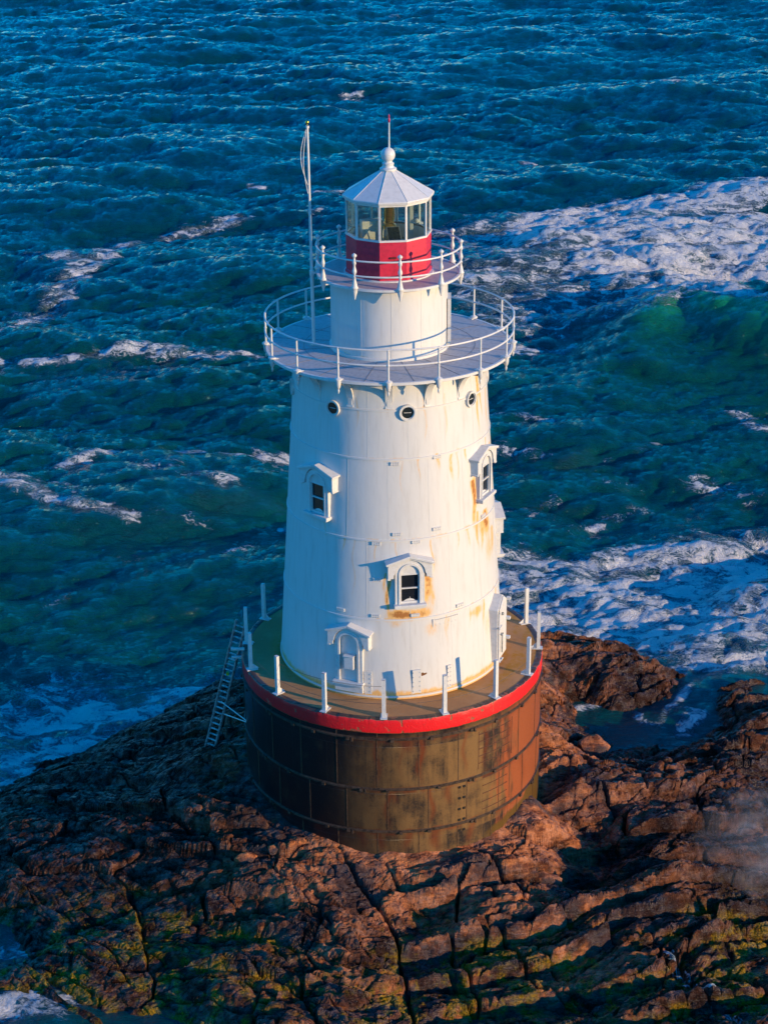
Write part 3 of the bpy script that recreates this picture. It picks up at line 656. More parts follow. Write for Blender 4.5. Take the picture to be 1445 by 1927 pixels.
# long bolted patch and the bolted straps at the foot
mbs = []
for k in range(13):
    p = 22+k*1.15; z = 2.27; f = frame_at(p, tower_R(z), z)
    for dz, q in ((.09, 1), (-.07, k % 2)):
        if q: m2 = MB(); m2.box(f(0, .008, dz), (.025, .02, .025), axes_at(p)); mbs.append(m2)
f = frame_at(21.5, tower_R(2.27), 2.27); m2 = MB(); m2.box(f(0, .01, 0), (.03, .024, .24), axes_at(21.5)); mbs.append(m2); parts('bolt', mbs, wp.m, LH)
for p, wd, h, z in ((-12.0, .24, .72, .50), (12.2, .26, .76, .52), (29.5, .14, .72, .50)):
    m2 = MB(); f = frame_at(p, tower_R(z), z); ax = axes_at(p); m2.box(f(0, .01, 0), (wd, .03, h), ax)
    for k in range(5):
        for s in (-1, 1): m2.box(f(s*(wd/2-.03), .034, -h/2+.08+k*(h-.16)/4), (.026, .022, .026), ax)
    part('bolted_strap', m2, wp.m, LH)
m2 = MB(); f = frame_at(15.4, tower_R(.72), .72); m2.prism([(-.11, -.02), (-.03, -.05), (.05, -.03), (.11, .0), (.12, .04), (.04, .03), (0, .06), (-.09, .03)], lambda u, v: f(u, -.02, v), lambda u, v: f(u, .006, v))
part('rust_hole', m2, plain('rust_scab', (.16, .06, .015), .8), LH)

# caisson
def cR(z): return 4.6+0*z
def c_red(A, Z): return sstep(28, 72, A+10*(fbm(A*.1, Z*1.5, 3, 50)-.5))
def c_tar(A, Z): return np.clip((1-sstep(-26, 14, A+14*(fbm(A*.09, Z*1.2, 4, 52)-.5)))*(1-sstep(120, 180, A))+.55*(1-sstep(-.62, -.5, -abs(Z+.49)-.0)*0)*np.exp(-((Z+.48)/.11)**2), 0, 1)  # left side: black paint plus shade painted into the colour; dark band below rim
def c_rust(A, Z):
    r_ = np.zeros(A.shape)
    for p, w_, a, b, s in [(-5.6, .9, -.6, -2.3, .75), (10, 1.1, -.6, -2.25, .9), (27, .8, -.7, -2.3, .6), (36, 1.0, -.7, -2.3, .6), (-2, .8, -2.3, -3.7, .8), (14, .9, -2.3, -3.7, .8), (6, 2.5, -.62, -1.1, .7), (-5, 1.6, -3.7, -4.5, .8), (5, 1.6, -3.7, -4.4, .7), (16, 2, -3.7, -4.6, .7), (30, 1.5, -3.7, -4.6, .6), (-12, 2, -3.7, -4.5, .6),
                           (21, 1.3, -2.35, -3.0, .6), (0, 1.2, -2.3, -2.8, .6), (48, 1.2, -.6, -2.2, .5), (58, 1.5, -2.3, -3.8, .5), (3, .5, -.4, -2.2, .45)]: r_ = np.maximum(r_, streak(A, Z, p, w_, a, b, s))
    nn = fbm(A*.3, Z*4, 4, 55)
    for zb in (-.63, -2.3, -3.73): r_ = np.maximum(r_, .8*np.exp(-((Z-zb+.07)/.10)**2)*sstep(.35, .6, nn))
    return np.clip(r_, 0, 1)
def c_weed(A, Z): return sstep(33, 42, A)*(1-sstep(-4.2, -4.05, Z-.02*(A-50)+.25*(fbm(A*.2, Z*2, 3, 56)-.5)))
ca_ = cyl_grid('caisson', np.linspace(-6.2, -.42, 130), cR, 560, cs.m, dict(rust=c_rust, redness=c_red, tar=c_tar, weed=c_weed), LH)
def ring_grid(name, prof, n, mat, attrs, parent, wob=None):
    pr = np.array(prof); a = np.linspace(-180, 180, n+1); I, A = np.meshgrid(np.arange(len(pr)), a, indexing='ij')
    Rg = pr[I, 0]; Zg = pr[I, 1]
    if wob: Rg, Zg = wob(A, Rg, Zg, I)
    X = Rg*np.sin(np.radians(A)); Y = -Rg*np.cos(np.radians(A)); o = world_loc(parent)
    ob_ = grid_mesh(name, X-o.x, Y-o.y, Zg-o.z, mat, {k: f(A, Zg, I) for k, f in attrs.items()})
    me = ob_.data; uvl = me.uv_layers.new(name='UVMap'); idx = np.zeros(len(me.loops), np.int32); me.loops.foreach_get('vertex_index', idx)
    uvl.data.foreach_set('uv', np.stack([(np.radians(A)*4.6).ravel()[idx], Zg.ravel()[idx]], -1).astype(np.float32).ravel())
    ob_.parent = parent; return ob_
def frp(A): return fbm(A*.33+60, A*0+3, 6, 61, .6)
def rimwob(A, Rg, Zg, I):
    e = frp(A); c_ = sstep(.5, .7, e)
    k = (I >= 5) & (I <= 8); Rg = np.where(k, Rg-.022*c_*(I-4)/4., Rg); Zg = np.where(k, Zg-.02*c_, Zg); return Rg, Zg
def chipf(A, Z, I):
    e = frp(A)
    top = np.where(I >= 6, .66+.5*(e-.45), 0.); low = np.where(I <= 1, .45, 0)
    jt = .6*np.exp(-((((A+5.6) % 18)-9)/.18)**2)
    return .27+jt+top+low+.25*sstep(90, 130, np.abs(A))*(I > 3)
rimprof = [(4.60, -.47), (4.618, -.455), (4.622, -.42), (4.622, -.30), (4.622, -.16), (4.622, -.03), (4.612, .0), (4.57, .012), (4.50, .008), (4.44, .0), (4.42, -.03)]
ring_grid('red_rim', rimprof, 900, rb.m, dict(chip=chipf), LH, rimwob)
dprof = [(r_, -.006) for r_ in np.linspace(4.46, 3.2, 26)]
ring_grid('concrete_deck', dprof, 360, dk.m, dict(rust=lambda A, Z, I: np.clip(.9*np.exp(-((25-I)/9.)**2)*sstep(.3, .6, fbm(A*.06, I*.15, 4, 63))+.75*sstep(.55, .7, fbm(A*.05, I*.1, 3, 65))*sstep(20, 60, A), 0, 1)), LH)
for zb in (-.629, -2.297, -3.731):
    mb = MB(); mb.lathe([(4.58, zb-.035), (4.64, zb-.035), (4.64, zb-.005), (4.615, zb), (4.615, zb+.02), (4.58, zb+.02)], 240)
    mb.lathe([(4.58, zb-.075), (4.625, zb-.07), (4.625, zb-.055), (4.58, zb-.05)], 240)
    r2 = random.Random(int(zb*100))
    for k in range(26):
        p = -180+k*13.85+r2.uniform(-3, 3); f = frame_at(p, 4.6, zb); mb.box(f(0, .04, -.05), (.10, .07, .09), axes_at(p))
        if k % 3 == 0: mb.box(f(.12, .04, -.07), (.05, .06, .13), axes_at(p))
    part('flange_ring', mb, plain('rusty_flange_%d' % int(-zb*10), (.075, .045, .028), .5, .0, .3), LH, angle=30)
mbs = []
for i, (a, b) in enumerate(((-.62, -.45), (-2.26, -.66), (-3.70, -2.37), (-5.2, -3.80))):
    for k in range(-7, 9): mb = MB(); seam(mb, (-5.6, -5.6, -2.0, -5.6)[i]+15*k, a, b, cR, .022, .010, 1); mbs.append(mb)
parts('caisson_seam', mbs, plain('rusty_seam', (.11, .055, .025), .6, 0, .3), LH)
mbs = []    # rivet pairs and the ghost of a repaired panel
for k in range(5):
    for s in (0, 1): mb = MB(); mbs.append(mb); f = frame_at(25.0+s*1.9, 4.6, -2.52-.37*k); mb.box(f(0, .01, 0), (.075, .03, .07), axes_at(25))
parts('bolt_head', mbs, plain('black_bolts', (.012, .01, .01), .5), LH)
mb = MB()
for row in range(6):
    for k in range(5):
        z = -.95-.24*row if row < 5 else -1; p = 34.5+k*3.2
        if row < 5: mb.box(frame_at(p, 4.6, z)(0, .004, 0), (.24, .016, .022), axes_at(p))
for row in range(5):
    for k in range(4): p = 36.5+k*3.2; z = -2.45-.27*row; mb.box(frame_at(p, 4.6, z)(0, .004, 0), (.24, .016, .02), axes_at(p))
for z0, z1, p in ((-2.1, -.85, 33), (-2.1, -.85, 50), (-3.6, -2.4, 49)): seam(mb, p, z0, z1, cR, .02, .006, 1)
part('brick_panel_joint', mb, plain('rust_joint', (.10, .035, .015), .8), LH)

# hooded openings (windows and doorways)
def arc(cx, cz, r_, a0, a1, n): return [(cx+r_*math.cos(R(a0+(a1-a0)*k/n)), cz+r_*math.sin(R(a0+(a1-a0)*k/n))) for k in range(n+1)]
def resample(pts, n):
    L = [0]
    for a, b in zip(pts[:-1], pts[1:]): L.append(L[-1]+math.hypot(b[0]-a[0], b[1]-a[1]))
    out = []
    for k in range(n):
        t = L[-1]*k/(n-1); i = max(j for j in range(len(L)-1) if L[j] <= t+1e-9); u = (t-L[i])/max(1e-9, L[i+1]-L[i])
        out.append((pts[i][0]+(pts[i+1][0]-pts[i][0])*u, pts[i][1]+(pts[i+1][1]-pts[i][1])*u))
    return out
def opening(phi, zc, kind, name, label=None):
    """kind 'window' or 'doorway'; zc = height of the glass centre / panel centre"""
    r0 = tower_R(zc); f = frame_at(phi, r0, zc); ax = axes_at(phi)
    hw = .30; zb, zs = (-.50, .42) if kind == 'window' else (-.78, .45)
    mb = MB()   # casing with round head
    out = resample([(-hw-.125, zb), (-hw-.125, zs)]+arc(0, zs, hw+.125, 180, 0, 16)+[(hw+.125, zs), (hw+.125, zb)], 40)
    inn = resample([(-hw, zb), (-hw, zs)]+arc(0, zs, hw, 180, 0, 16)+[(hw, zs), (hw, zb)], 40)
    mb.ringprism(out, inn, f, -.30, .10)
    out2 = resample([(-hw-.03, zb), (-hw-.03, zs)]+arc(0, zs, hw+.03, 180, 0, 16)+[(hw+.03, zs), (hw+.03, zb)], 40)
    in2 = resample([(-hw+.025, zb), (-hw+.025, zs)]+arc(0, zs, hw-.025, 180, 0, 16)+[(hw-.025, zs), (hw-.025, zb)], 40)
    mb.ringprism(out2, in2, f, .05, .13)
    root = part(name, mb, white, LH, angle=30, label=label); ROOT[root.name] = 1
    sub = MB(); sub.box(f(0, .0, zb-.045), (2*hw+.34, .46, .09), ax); sub.box(f(0, .0, zb-.11), (2*hw+.26, .40, .05), ax); bevel(part('sill', sub, white, root), .012)
    hd = MB()   # gabled hood
    e, pk = hw+.34, .20
    o3 = resample([(-e, zs-.10), (-e, zs+.30), (0, zs+.30+pk), (e, zs+.30), (e, zs-.10)], 44); i3 = resample([(-hw-.17, zs-.10), (-hw-.17, zs)]+arc(0, zs, hw+.14, 175, 5, 16)+[(hw+.17, zs), (hw+.17, zs-.10)], 44)
    hd.ringprism(o3, i3, f, -.34, .14)
    for s in (-1, 1):
        sl_ = math.atan2(pk, e); L = math.hypot(e, pk)+.07
        M = ax @ Matrix.Rotation(s*sl_, 3, 'Y'); c0 = f(s*(e/2+.02), -.08, zs+.30+pk/2+.045); hd.box(c0, (L, .54, .07), M)
        c0 = f(s*(e/2+.0), -.09, zs+.30+pk/2-.01); hd.box(c0, (L-.08, .48, .06), M)
        hd.box(f(s*(e-.03), -.08, zs-.12), (.10, .44, .05), ax)
    bevel(part('hood', hd, white, root, angle=25), .008)
    if kind == 'window':
        gp = MB(); gw, gt, gb = .245, .38, -.44
        sh = MB()
        sh.ringprism([(-hw+.03, zb), (-hw+.03, zs-.0), (hw-.03, zs-.0), (hw-.03, zb)], [(-gw, gb), (-gw, gt), (gw, gt), (gw, gb)], f, -.05, .075, closed=True)
        head = arc(0, zs, hw-.02, 0, 180, 14); sh.prism(head, lambda u, v: f(u, -.05, v), lambda u, v: f(u, .06, v))
        sh.box(f(0, .05, -.03), (2*gw+.02, .05, .035), ax); part('sash', sh, white, root)
        gp.box(f(0, .02, (gt+gb)/2), (2*gw+.01, .012, gt-gb+.01), ax); part('pane', gp, wglass, root)
    else:
        pn = MB(); q = [(-hw+.02, zb), (hw-.02, zb)]+arc(0, zs, hw-.015, 0, 180, 14)
        pn.prism(q, lambda u, v: f(u, -.16, v), lambda u, v: f(u, .0, v)); part('door_panel', pn, white, root)
        bx = MB(); bx.box(f(.03, .09, -.17), (.30, .20, .40), ax); bx.box(f(.03, .10, .05), (.33, .24, .035), ax); bevel(part('vent_box', bx, white, root), .012)
        st = MB(); st.box(f(0, -.02, zb-.19), (2*hw+.26, .30, .30), ax); part('plinth', st, white, root)
    return root
opening(9.3, 3.50, 'window', 'window', 'hooded sash window on the sunlit front with orange rust runs below it')
opening(-42.3, 5.92, 'window', 'window', 'hooded sash window in blue shade on the left side')
opening(62.8, 6.10, 'window', 'window', 'hooded sash window near the right edge with rust down its left side')
opening(99.0, 3.55, 'window', 'window', 'window seen edge-on, only its hood showing at the right outline')
opening(-21.5, 1.28, 'doorway', 'doorway', 'hooded arched doorway blanked by a white panel with a small box')
opening(137, 5.9, 'window', 'window'); 
# iron door with its gabled hood, seen from the side
f = frame_at(69.5, tower_R(1.25), 1.25); ax = axes_at(69.5); mb = MB()
pent = [(-.46, -1.0), (.46, -1.0), (.46, .72), (0, 1.06), (-.46, .72)]
mb.prism(pent, lambda u, v: f(u, -.5, v), lambda u, v: f(u, .20, v)); dr = part('iron_door', mb, white, LH, label='flat-fronted white iron door casing with pointed top at the right'); bevel(dr, .012)
mb = MB(); mb.tube([f(x, .23, v) for x, v in ((-.40, -.98), (-.40, .60), (-.34, .72), (-.22, .84), (0, 1.0))], .03, 8); mb.tube([f(x, .23, v) for x, v in ((-.40, -.98), (-.30, -1.05), (.0, -1.05))], .03, 8); part('pipe', mb, white, dr, smooth=True)
for u_, v, sz in ((-.36, .15, (.26, .05, .05)), (-.36, -.95, (.26, .05, .05)), (.44, .75, (.10, .12, .08)), (.44, .1, (.10, .12, .08)), (.44, -.55, (.10, .12, .08))):
    mb = MB(); mb.box(f(u_, .26, v), sz, ax); part('hinge', mb, white, dr)
mb = MB(); mb.tube([f(-.12, .25, -.15), f(-.12, .25, -.8)], .02, 6); mb.box(f(-.14, .25, -.18), (.16, .04, .03), ax); part('handle', mb, alu, dr); mb = MB(); mb.ico(f(-.05, .22, .45), .05); part('knob', mb, alu, dr)
# portholes
for k in range(8):
    p = 9.8+45*k-(0 if k else 0)+{7: 1.2, 1: -1.5}.get(k, 0); z = 8.62; f = frame_at(p, tower_R(z), z); mb = MB()
    c32 = lambda r_: [(r_*math.cos(2*math.pi*i/28), r_*math.sin(2*math.pi*i/28)) for i in range(28)]
    mb.ringprism(c32(.235), c32(.185), f, -.1, .075, closed=True); mb.ringprism(c32(.19), c32(.165), f, -.1, .045, closed=True)
    po = part('porthole', mb, white, LH, angle=40); g_ = MB(); g_.prism(c32(.168), lambda u, v: f(u, -.0, v), lambda u, v: f(u, .022, v)); part('pane', g_, wglass, po)
    g_ = MB(); g_.box(f(0, .03, 0), (.2, .012, .014), axes_at(p)); part('glazing_bar', g_, dwhite, po)

# lower gallery
GZ = 9.73
mb = MB(); mb.lathe([(2.6, GZ-.13), (3.40, GZ-.13), (3.42, GZ-.06), (3.52, GZ-.055), (3.52, GZ), (1.5, GZ)], 192)
gal = part('gallery_deck', mb, gdeck, LH, angle=30)
mb = MB(); mb.lathe([(3.515, GZ-.07), (3.545, GZ-.07), (3.545, GZ+.006), (3.47, GZ+.008), (3.47, GZ-.01)], 192)
part('gallery_edge', mb, white, LH, angle=30)
mb = MB()
for k in range(16): ax = axes_at(11+22.5*k); mb.box(P(11+22.5*k, 2.55, GZ+.002), (.014, 1.85, .008), ax)
for r_ in (2.45,): mb.lathe([(r_, GZ), (r_, GZ+.005), (r_+.012, GZ+.005), (r_+.012, GZ)], 128)
part('deck_plate_joint', mb, plain('deck_joint', (.22, .20, .19), .7), LH)
def quarter(n=14):     # bracket arc in the radial plane: rises from the wall foot, bends out under the deck edge
    r1, r0, z0, z1 = 3.44, 2.84, 8.74, GZ-.14
    return [(r1-(r1-r0)*math.cos(math.pi/2*k/n)**1.0, z0+(z1-z0)*math.sin(math.pi/2*k/n)) for k in range(n+1)]
bro = None
for k in range(16):
    p = -.6+22.5*k
    if bro is None:
        mb = MB(); q = quarter(); q = [(tower_R(z)+(r_-2.84)/.60*(3.50-tower_R(GZ)), z) for r_, z in q]; q[0] = (tower_R(8.74)+.03, 8.74)
        er = lambda r_, z, t: Vector((t, -r_, z))
        for i in range(len(q)-1):
            (ra, za), (rb_, zb_) = q[i], q[i+1]; d = Vector((rb_-ra, zb_-za)).normalized(); nx_, nz_ = -d.y*.055, d.x*.055
            vs = [er(ra-nx_*0, za, t) for t in (-.10, .10)]+[er(ra+nx_, za+nz_, t) for t in (-.10, .10)]+[er(rb_, zb_, t) for t in (-.10, .10)]+[er(rb_+nx_, zb_+nz_, t) for t in (-.10, .10)]
            mb.add(vs, [(0, 1, 5, 4), (2, 6, 7, 3), (0, 4, 6, 2), (1, 3, 7, 5)])
        for i in range(len(q)-1):   # thin web between arc and wall/deck corner
            (ra, za), (rb_, zb_) = q[i], q[i+1]
            if i > 99: mb.add([er(ra, za, .008), er(rb_, zb_, .008), er(rb_, GZ-.13, .008), er(ra, GZ-.13, .008), er(ra, za, -.008), er(rb_, zb_, -.008), er(rb_, GZ-.13, -.008), er(ra, GZ-.13, -.008)], [(0, 1, 2, 3), (7, 6, 5, 4), (0, 3, 7, 4), (1, 5, 6, 2)])
        mb.box((0, -tower_R(9.2)-.02, 9.2), (.11, .06, .86)); mb.box((0, -3.1, GZ-.145), (.10, .66, .03))
        bro = part('bracket', mb, white, LH, angle=50); bro.rotation_euler.z = R(p)
    else:
        c_ = bro.copy(); col.objects.link(c_); c_.parent = LH; c_.rotation_euler.z = R(p)
# lower railing posts with collars and pendants
po0 = None
for k in range(16):
    p = -.6+22.5*k
    if po0 is None:
        mb = MB(); x = -3.55
        mb.lathe([(.030, GZ-.02), (.030, GZ+.93)], 12, (0, x, 0)); mb.lathe([(.0, GZ+.96), (.028, GZ+.95), (.034, GZ+.92)], 12, (0, x, 0))
        mb.lathe([(.0, GZ-.40), (.02, GZ-.36), (.035, GZ-.30), (.022, GZ-.25), (.055, GZ-.20), (.075, GZ-.10), (.075, GZ+.0), (.11, GZ+.015), (.11, GZ+.05), (.05, GZ+.08), (.03, GZ+.10)], 16, (0, x, 0))
        mb.box((0, x+.09, GZ-.03), (.16, .16, .10)); mb.ico((0, x, GZ+.50), .045, n=12, m=8)
        po0 = part('gallery_post', mb, white, LH, angle=40); po0.rotation_euler.z = R(p)
    else:
        c_ = po0.copy(); col.objects.link(c_); c_.parent = LH; c_.rotation_euler.z = R(p)
for z, nm in ((GZ+.93, 'handrail'), (GZ+.50, 'midrail')):
    mb = MB(); mb.tube([P(a*2.5, 3.55, z) for a in range(144)], .027, 8, True); part(nm, mb, white, LH, smooth=True)

# watch room
def wR(z): return 1.675-.005*(z-GZ)
UG = 11.88
def wr_rust(A, Z): return np.clip(.35*(1-sstep(GZ+.05, GZ+.2, Z))*sstep(.5, .65, fbm(A*.1, Z*3, 3, 66))+streak(A, Z, 52, 1.2, UG-.1, UG-.5, .35), 0, 1)
cyl_grid('watch_room', np.linspace(GZ, UG-.05, 60), wR, 260, wp.m, dict(rust=wr_rust), LH)
mb = MB(); mb.lathe([(1.66, GZ-.001), (1.72, GZ-.001), (1.72, GZ+.07), (1.66, GZ+.09)], 128)
for p in (-28, 2, 32, 62, -58): seam(mb, p, GZ+.1, UG-.12, wR, .016, .005, 1)
part('watch_room_trim', mb, wp.m, LH, angle=30)
mb = MB(); mb.box(frame_at(88, 1.67, 10.5)(0, .04, 0), (.7, .1, 1.3), axes_at(88)); part('watch_room_door', mb, white, LH)
# upper gallery
mb = MB(); mb.lathe([(1.5, UG-.16), (1.74, UG-.16), (1.80, UG-.08), (2.02, UG-.05), (2.02, UG), (1.0, UG)], 160); part('upper_gallery_deck', mb, rdeck, LH, angle=30)
mb = MB(); mb.lathe([(2.0, UG-.06), (2.04, UG-.06), (2.04, UG+.006), (1.97, UG+.008), (1.97, UG-.01)], 160); part('upper_gallery_edge', mb, white, LH, angle=30)
bal = None; BP = [8.6+36*k for k in range(10)]
prof = [(.0, -.34), (.02, -.30), (.04, -.22), (.065, -.14), (.085, -.07), (.085, .0), (.10, .01), (.10, .04), (.075, .07), (.072, .12), (.042, .24), (.034, .30), (.055, .33), (.034, .36), (.034, .40), (.062, .46), (.062, .50), (.034, .60), (.034, .66), (.056, .71), (.056, .76), (.034, .80), (.03, .86), (.04, .875), (.072, .91), (.066, .945), (.0, 1.0)]
for p in BP:
    if bal is None:
        mb = MB(); mb.lathe([(r_, UG+z) for r_, z in prof], 14, (0, -2.04, 0)); bal = part('baluster', mb, white, LH, angle=60); bal.rotation_euler.z = R(p)
    else: c_ = bal.copy(); col.objects.link(c_); c_.parent = LH; c_.rotation_euler.z = R(p)
for z, nm in ((UG+.78, 'upper_handrail'), (UG+.36, 'upper_midrail')):
    mb = MB(); mb.tube([P(a*3, 2.04, z) for a in range(120)], .026, 8, True); part(nm, mb, white, LH, smooth=True)
# lantern: ten-sided red parapet, glazing, roof
C0 = -12.0; RC = 1.205; GL, GT = 13.04, 13.97
def deca(r_, z, n=10): return [P(C0+36*k, r_, z) for k in range(n)]
def deca_shell(mb, levels):
    n = 10; vs = []; fs = []
    for r_, z in levels: vs += deca(r_, z)
    for i in range(len(levels)-1):
        for k in range(n): l = (k+1) % n; fs.append((i*n+k, i*n+l, (i+1)*n+l, (i+1)*n+k))
    mb.add(vs, fs)
mb = MB(); deca_shell(mb, [(RC+.03, UG), (RC+.03, UG+.10), (RC, UG+.12), (RC, GL-.05), (RC-.05, GL-.05), (RC-.05, UG+.1)]); par = part('red_parapet', mb, redp, LH)
mb = MB(); deca_shell(mb, [(RC-.055, GL-.06), (RC-.055, 12.6)]); part('parapet_lining', mb, cream, LH)
mb = MB(); mb.lathe([(1.1, UG), (1.27, UG), (1.27, UG+.035), (1.1, UG+.04)], 96); part('parapet_base_ring', mb, white, LH, angle=30)
mb = MB(); mb.box(frame_at(6, RC*.951, 12.55)(0, .02, 0), (.17, .03, .05), axes_at(6)); part('vent_slot', mb, plain('dark_slot', (.12, .01, .01), .6), par)
mb = MB(); deca_shell(mb, [(RC-.06, GL-.05), (RC+.02, GL-.05), (RC+.02, GL), (RC-.06, GL)])
deca_shell(mb, [(RC-.06, GT), (RC+.015, GT), (RC+.015, GT+.09), (RC-.06, GT+.09)])
part('glazing_ring', mb, white, LH)
for k in range(10):
    p = C0+36*k; mb = MB(); mb.box(P(p, RC-.03, (GL+GT)/2), (.055, .055, GT-GL), axes_at(p)); part('mullion', mb, white, LH)
for k in range(10):
    a, b = P(C0+36*k, RC-.03, 0), P(C0+36*(k+1), RC-.03, 0); mb = MB(); d = (a-b).normalized()*.03; z0, z1 = GL, GT
    a2, b2 = a-d, b+d; n_ = ((a+b)/2).normalized()*.008
    mb.add([a2+Vector((0, 0, z0)), b2+Vector((0, 0, z0)), b2+Vector((0, 0, z1)), a2+Vector((0, 0, z1)), a2-n_+Vector((0, 0, z0)), b2-n_+Vector((0, 0, z0)), b2-n_+Vector((0, 0, z1)), a2-n_+Vector((0, 0, z1))], [(0, 1, 2, 3), (7, 6, 5, 4), (0, 4, 5, 1), (2, 6, 7, 3), (0, 3, 7, 4), (1, 5, 6, 2)])
    part('lantern_pane', mb, lglass, LH)
mb = MB(); deca_shell(mb, [(RC-.08, GT+.04), (RC+.07, GT+.06), (RC+.085, GT+.12), (RC+.075, GT+.145), (.22, 14.74), (.19, 14.75)])
rf_ = part('lantern_roof', mb, white, LH)
mb = MB()
for k in range(10):
    a, b = P(C0+36*k, RC+.075, GT+.15), P(C0+36*k, .22, 14.745); mb.tube([a, b], .006, 5)
part('roof_rib', mb, white, rf_)
mb = MB(); mb.lathe([(.20, 14.73), (.235, 14.76), (.235, 14.80), (.17, 14.83), (.15, 14.88), (.165, 14.91), (.165, 14.94), (.12, 14.97), (.115, 15.0)]+[(.20*math.sin(math.pi*(.2+.8*i/14)), 15.17-.20*math.cos(math.pi*(.2+.8*i/14))) for i in range(15)], 40)
part('ventilator_ball', mb, white, LH, angle=30)
mb = MB(); mb.tube([(0.03, 0, 15.36), (.035, 0, 16.05)], [.026, .018], 8); mb.ico((.03, 0, 15.75), .028, n=10, m=6); rod = part('lightning_rod', mb, white, LH, smooth=True)
mb = MB(); mb.lathe([(.014, 16.04), (.03, 16.09), (.032, 16.14), (.012, 16.20), (.028, 16.22), (0, 16.29)], 10, (.035, 0, 0)); part('red_tip', mb, redp, rod)
# inside the lantern
mb = MB(); mb.lathe([(.001, 12.55), (1.14, 12.55), (1.14, 12.60), (.001, 12.6)], 40); part('lantern_floor', mb, plain('lantern_floor_paint', (.30, .27, .20), .6), LH)
bc = thing('lantern_beacon', (.02, .0, 12.6), 'brass and glass beacon lens with a red cap standing inside the lantern glazing', 'beacon')
mb = MB(); c0 = (.02, 0, 0); mb.lathe([(0, 12.6), (.16, 12.6), (.16, 12.66), (.07, 12.7), (.07, 13.05), (.17, 13.1), (.20, 13.2), (.12, 13.26), (0, 13.27)], 24, c0); part('pedestal', mb, brass, bc, angle=35)
mb = MB()
for k in range(9): z = 13.28+.05*k; mb.lathe([(.13, z), (.195-.004*abs(k-4)**1.5, z+.025), (.13, z+.05)], 28, c0)
part('lens', mb, plain('amber_lens', (.40, .24, .06), .12, .5, .2), bc, smooth=True)
mb = MB(); mb.lathe([(.13, 13.73), (.13, 13.76), (.06, 13.82), (0, 13.83)], 20, c0)
for a in range(4): mb.tube([P(a*90+45, .17, 13.25)+Vector((.02, 0, 0)), P(a*90+45, .15, 13.75)+Vector((.02, 0, 0))], .01, 6)
part('lens_frame', mb, brass, bc)
mb = MB(); mb.ico((-.08, -.06, 13.80), .06); part('red_cap', mb, redp, bc, smooth=True)
spn = thing('solar_panel', (.16, -.62, 12.6), 'small black solar panel tilted behind the front glass of the lantern', 'solar panel')
ax = Matrix.Rotation(R(14), 3, 'Z') @ Matrix.Rotation(R(48), 3, 'X'); c0 = Vector((.16, -.60, 13.02))
mb = MB(); mb.box(c0, (.38, .60, .03), ax); part('frame', mb, alu, spn)
mb = MB()
for i in range(3):
    for j in range(4): mb.box(c0+ax @ Vector((-.112+.112*i, -.21+.14*j, .018)), (.109, .136, .006), ax)
part('cell', mb, blackm, spn)
mb = MB()
for s in (-1, 1): mb.tube([c0+ax @ Vector((s*.14, .27, 0)), (.16+s*.16, -.30, 12.6)], .014, 6)
mb.tube([c0+ax @ Vector((0, -.25, -.03)), (.16, -.8, 12.6)], .014, 6)
part('leg', mb, alu, spn)
cb = MB(); cb.box((-.48, .30, 12.94), (.62, .36, .68), Matrix.Rotation(R(12), 3, 'Z')); o_ = part('cabinet', cb, cream, thing('equipment_cabinet', (-.48, .30, 12.6), 'cream cabinet at the back left inside the glazed lantern', 'cabinet')); bevel(o_, .02)
cb = MB(); cb.box((-.25, .11, 12.9), (.02, .02, .5)); cb.tube([(-.62, .1, 12.9), (-.62, .14, 12.9)], .07, 14); part('knob', cb, blackm, o_)
cb = MB(); cb.box((.62, .52, 13.3), (.16, .08, 1.36)); cb.ico((.80, .45, 13.2), .07); o_ = part('conduit_panel', cb, cream, thing('wall_panel', (.62, .52, 12.6), 'tall narrow cream panel at the back right inside the glazed lantern', 'panel'))

# ------------------------------------------------------------------ flagpole
fp = thing('flagpole', (-2.17, -.01, GZ), 'slim white flagpole with a gilded ball rising from the lower gallery', 'flagpole')
b0 = Vector((-2.17, -.01, GZ)); b1 = Vector((-2.20, -.01, 15.98)); L = lambda t: b0.lerp(b1, t)
mb = MB(); mb.tube([L(0), L(.34), L(.345), L(.65), L(1)], [.050, .048, .040, .037, .030], 12); mb.tube([L(.327), L(.35)], .065, 12); mb.tube([L(.99), L(1.0)], .05, 12); pl = part('pole', mb, white, fp, smooth=True)
mb = MB(); mb.lathe([(.0, 15.98), (.02, 15.99), (.02, 16.03)]+[(.055*math.sin(math.pi*i/10), 16.08-.055*math.cos(math.pi*i/10)) for i in range(1, 11)], 16, (-2.2, -.01, 0)); part('gilded_ball', mb, gold, fp, smooth=True)
mb = MB()
for bow, s, e in ((.17, .985, .74), (.10, .975, .70)): mb.tube([L(s+(e-s)*k/16)+Vector((-bow*math.sin(math.pi*k/16)-.035, -.03, 0)) for k in range(17)], .010, 5)
part('halyard', mb, dwhite, fp, smooth=True)
mb = MB(); mb.box((-2.06, -.02, UG-.03), (.26, .05, .05)); mb.box((-2.17, -.01, GZ+.02), (.2, .2, .05)); part('clamp', mb, dwhite, fp)

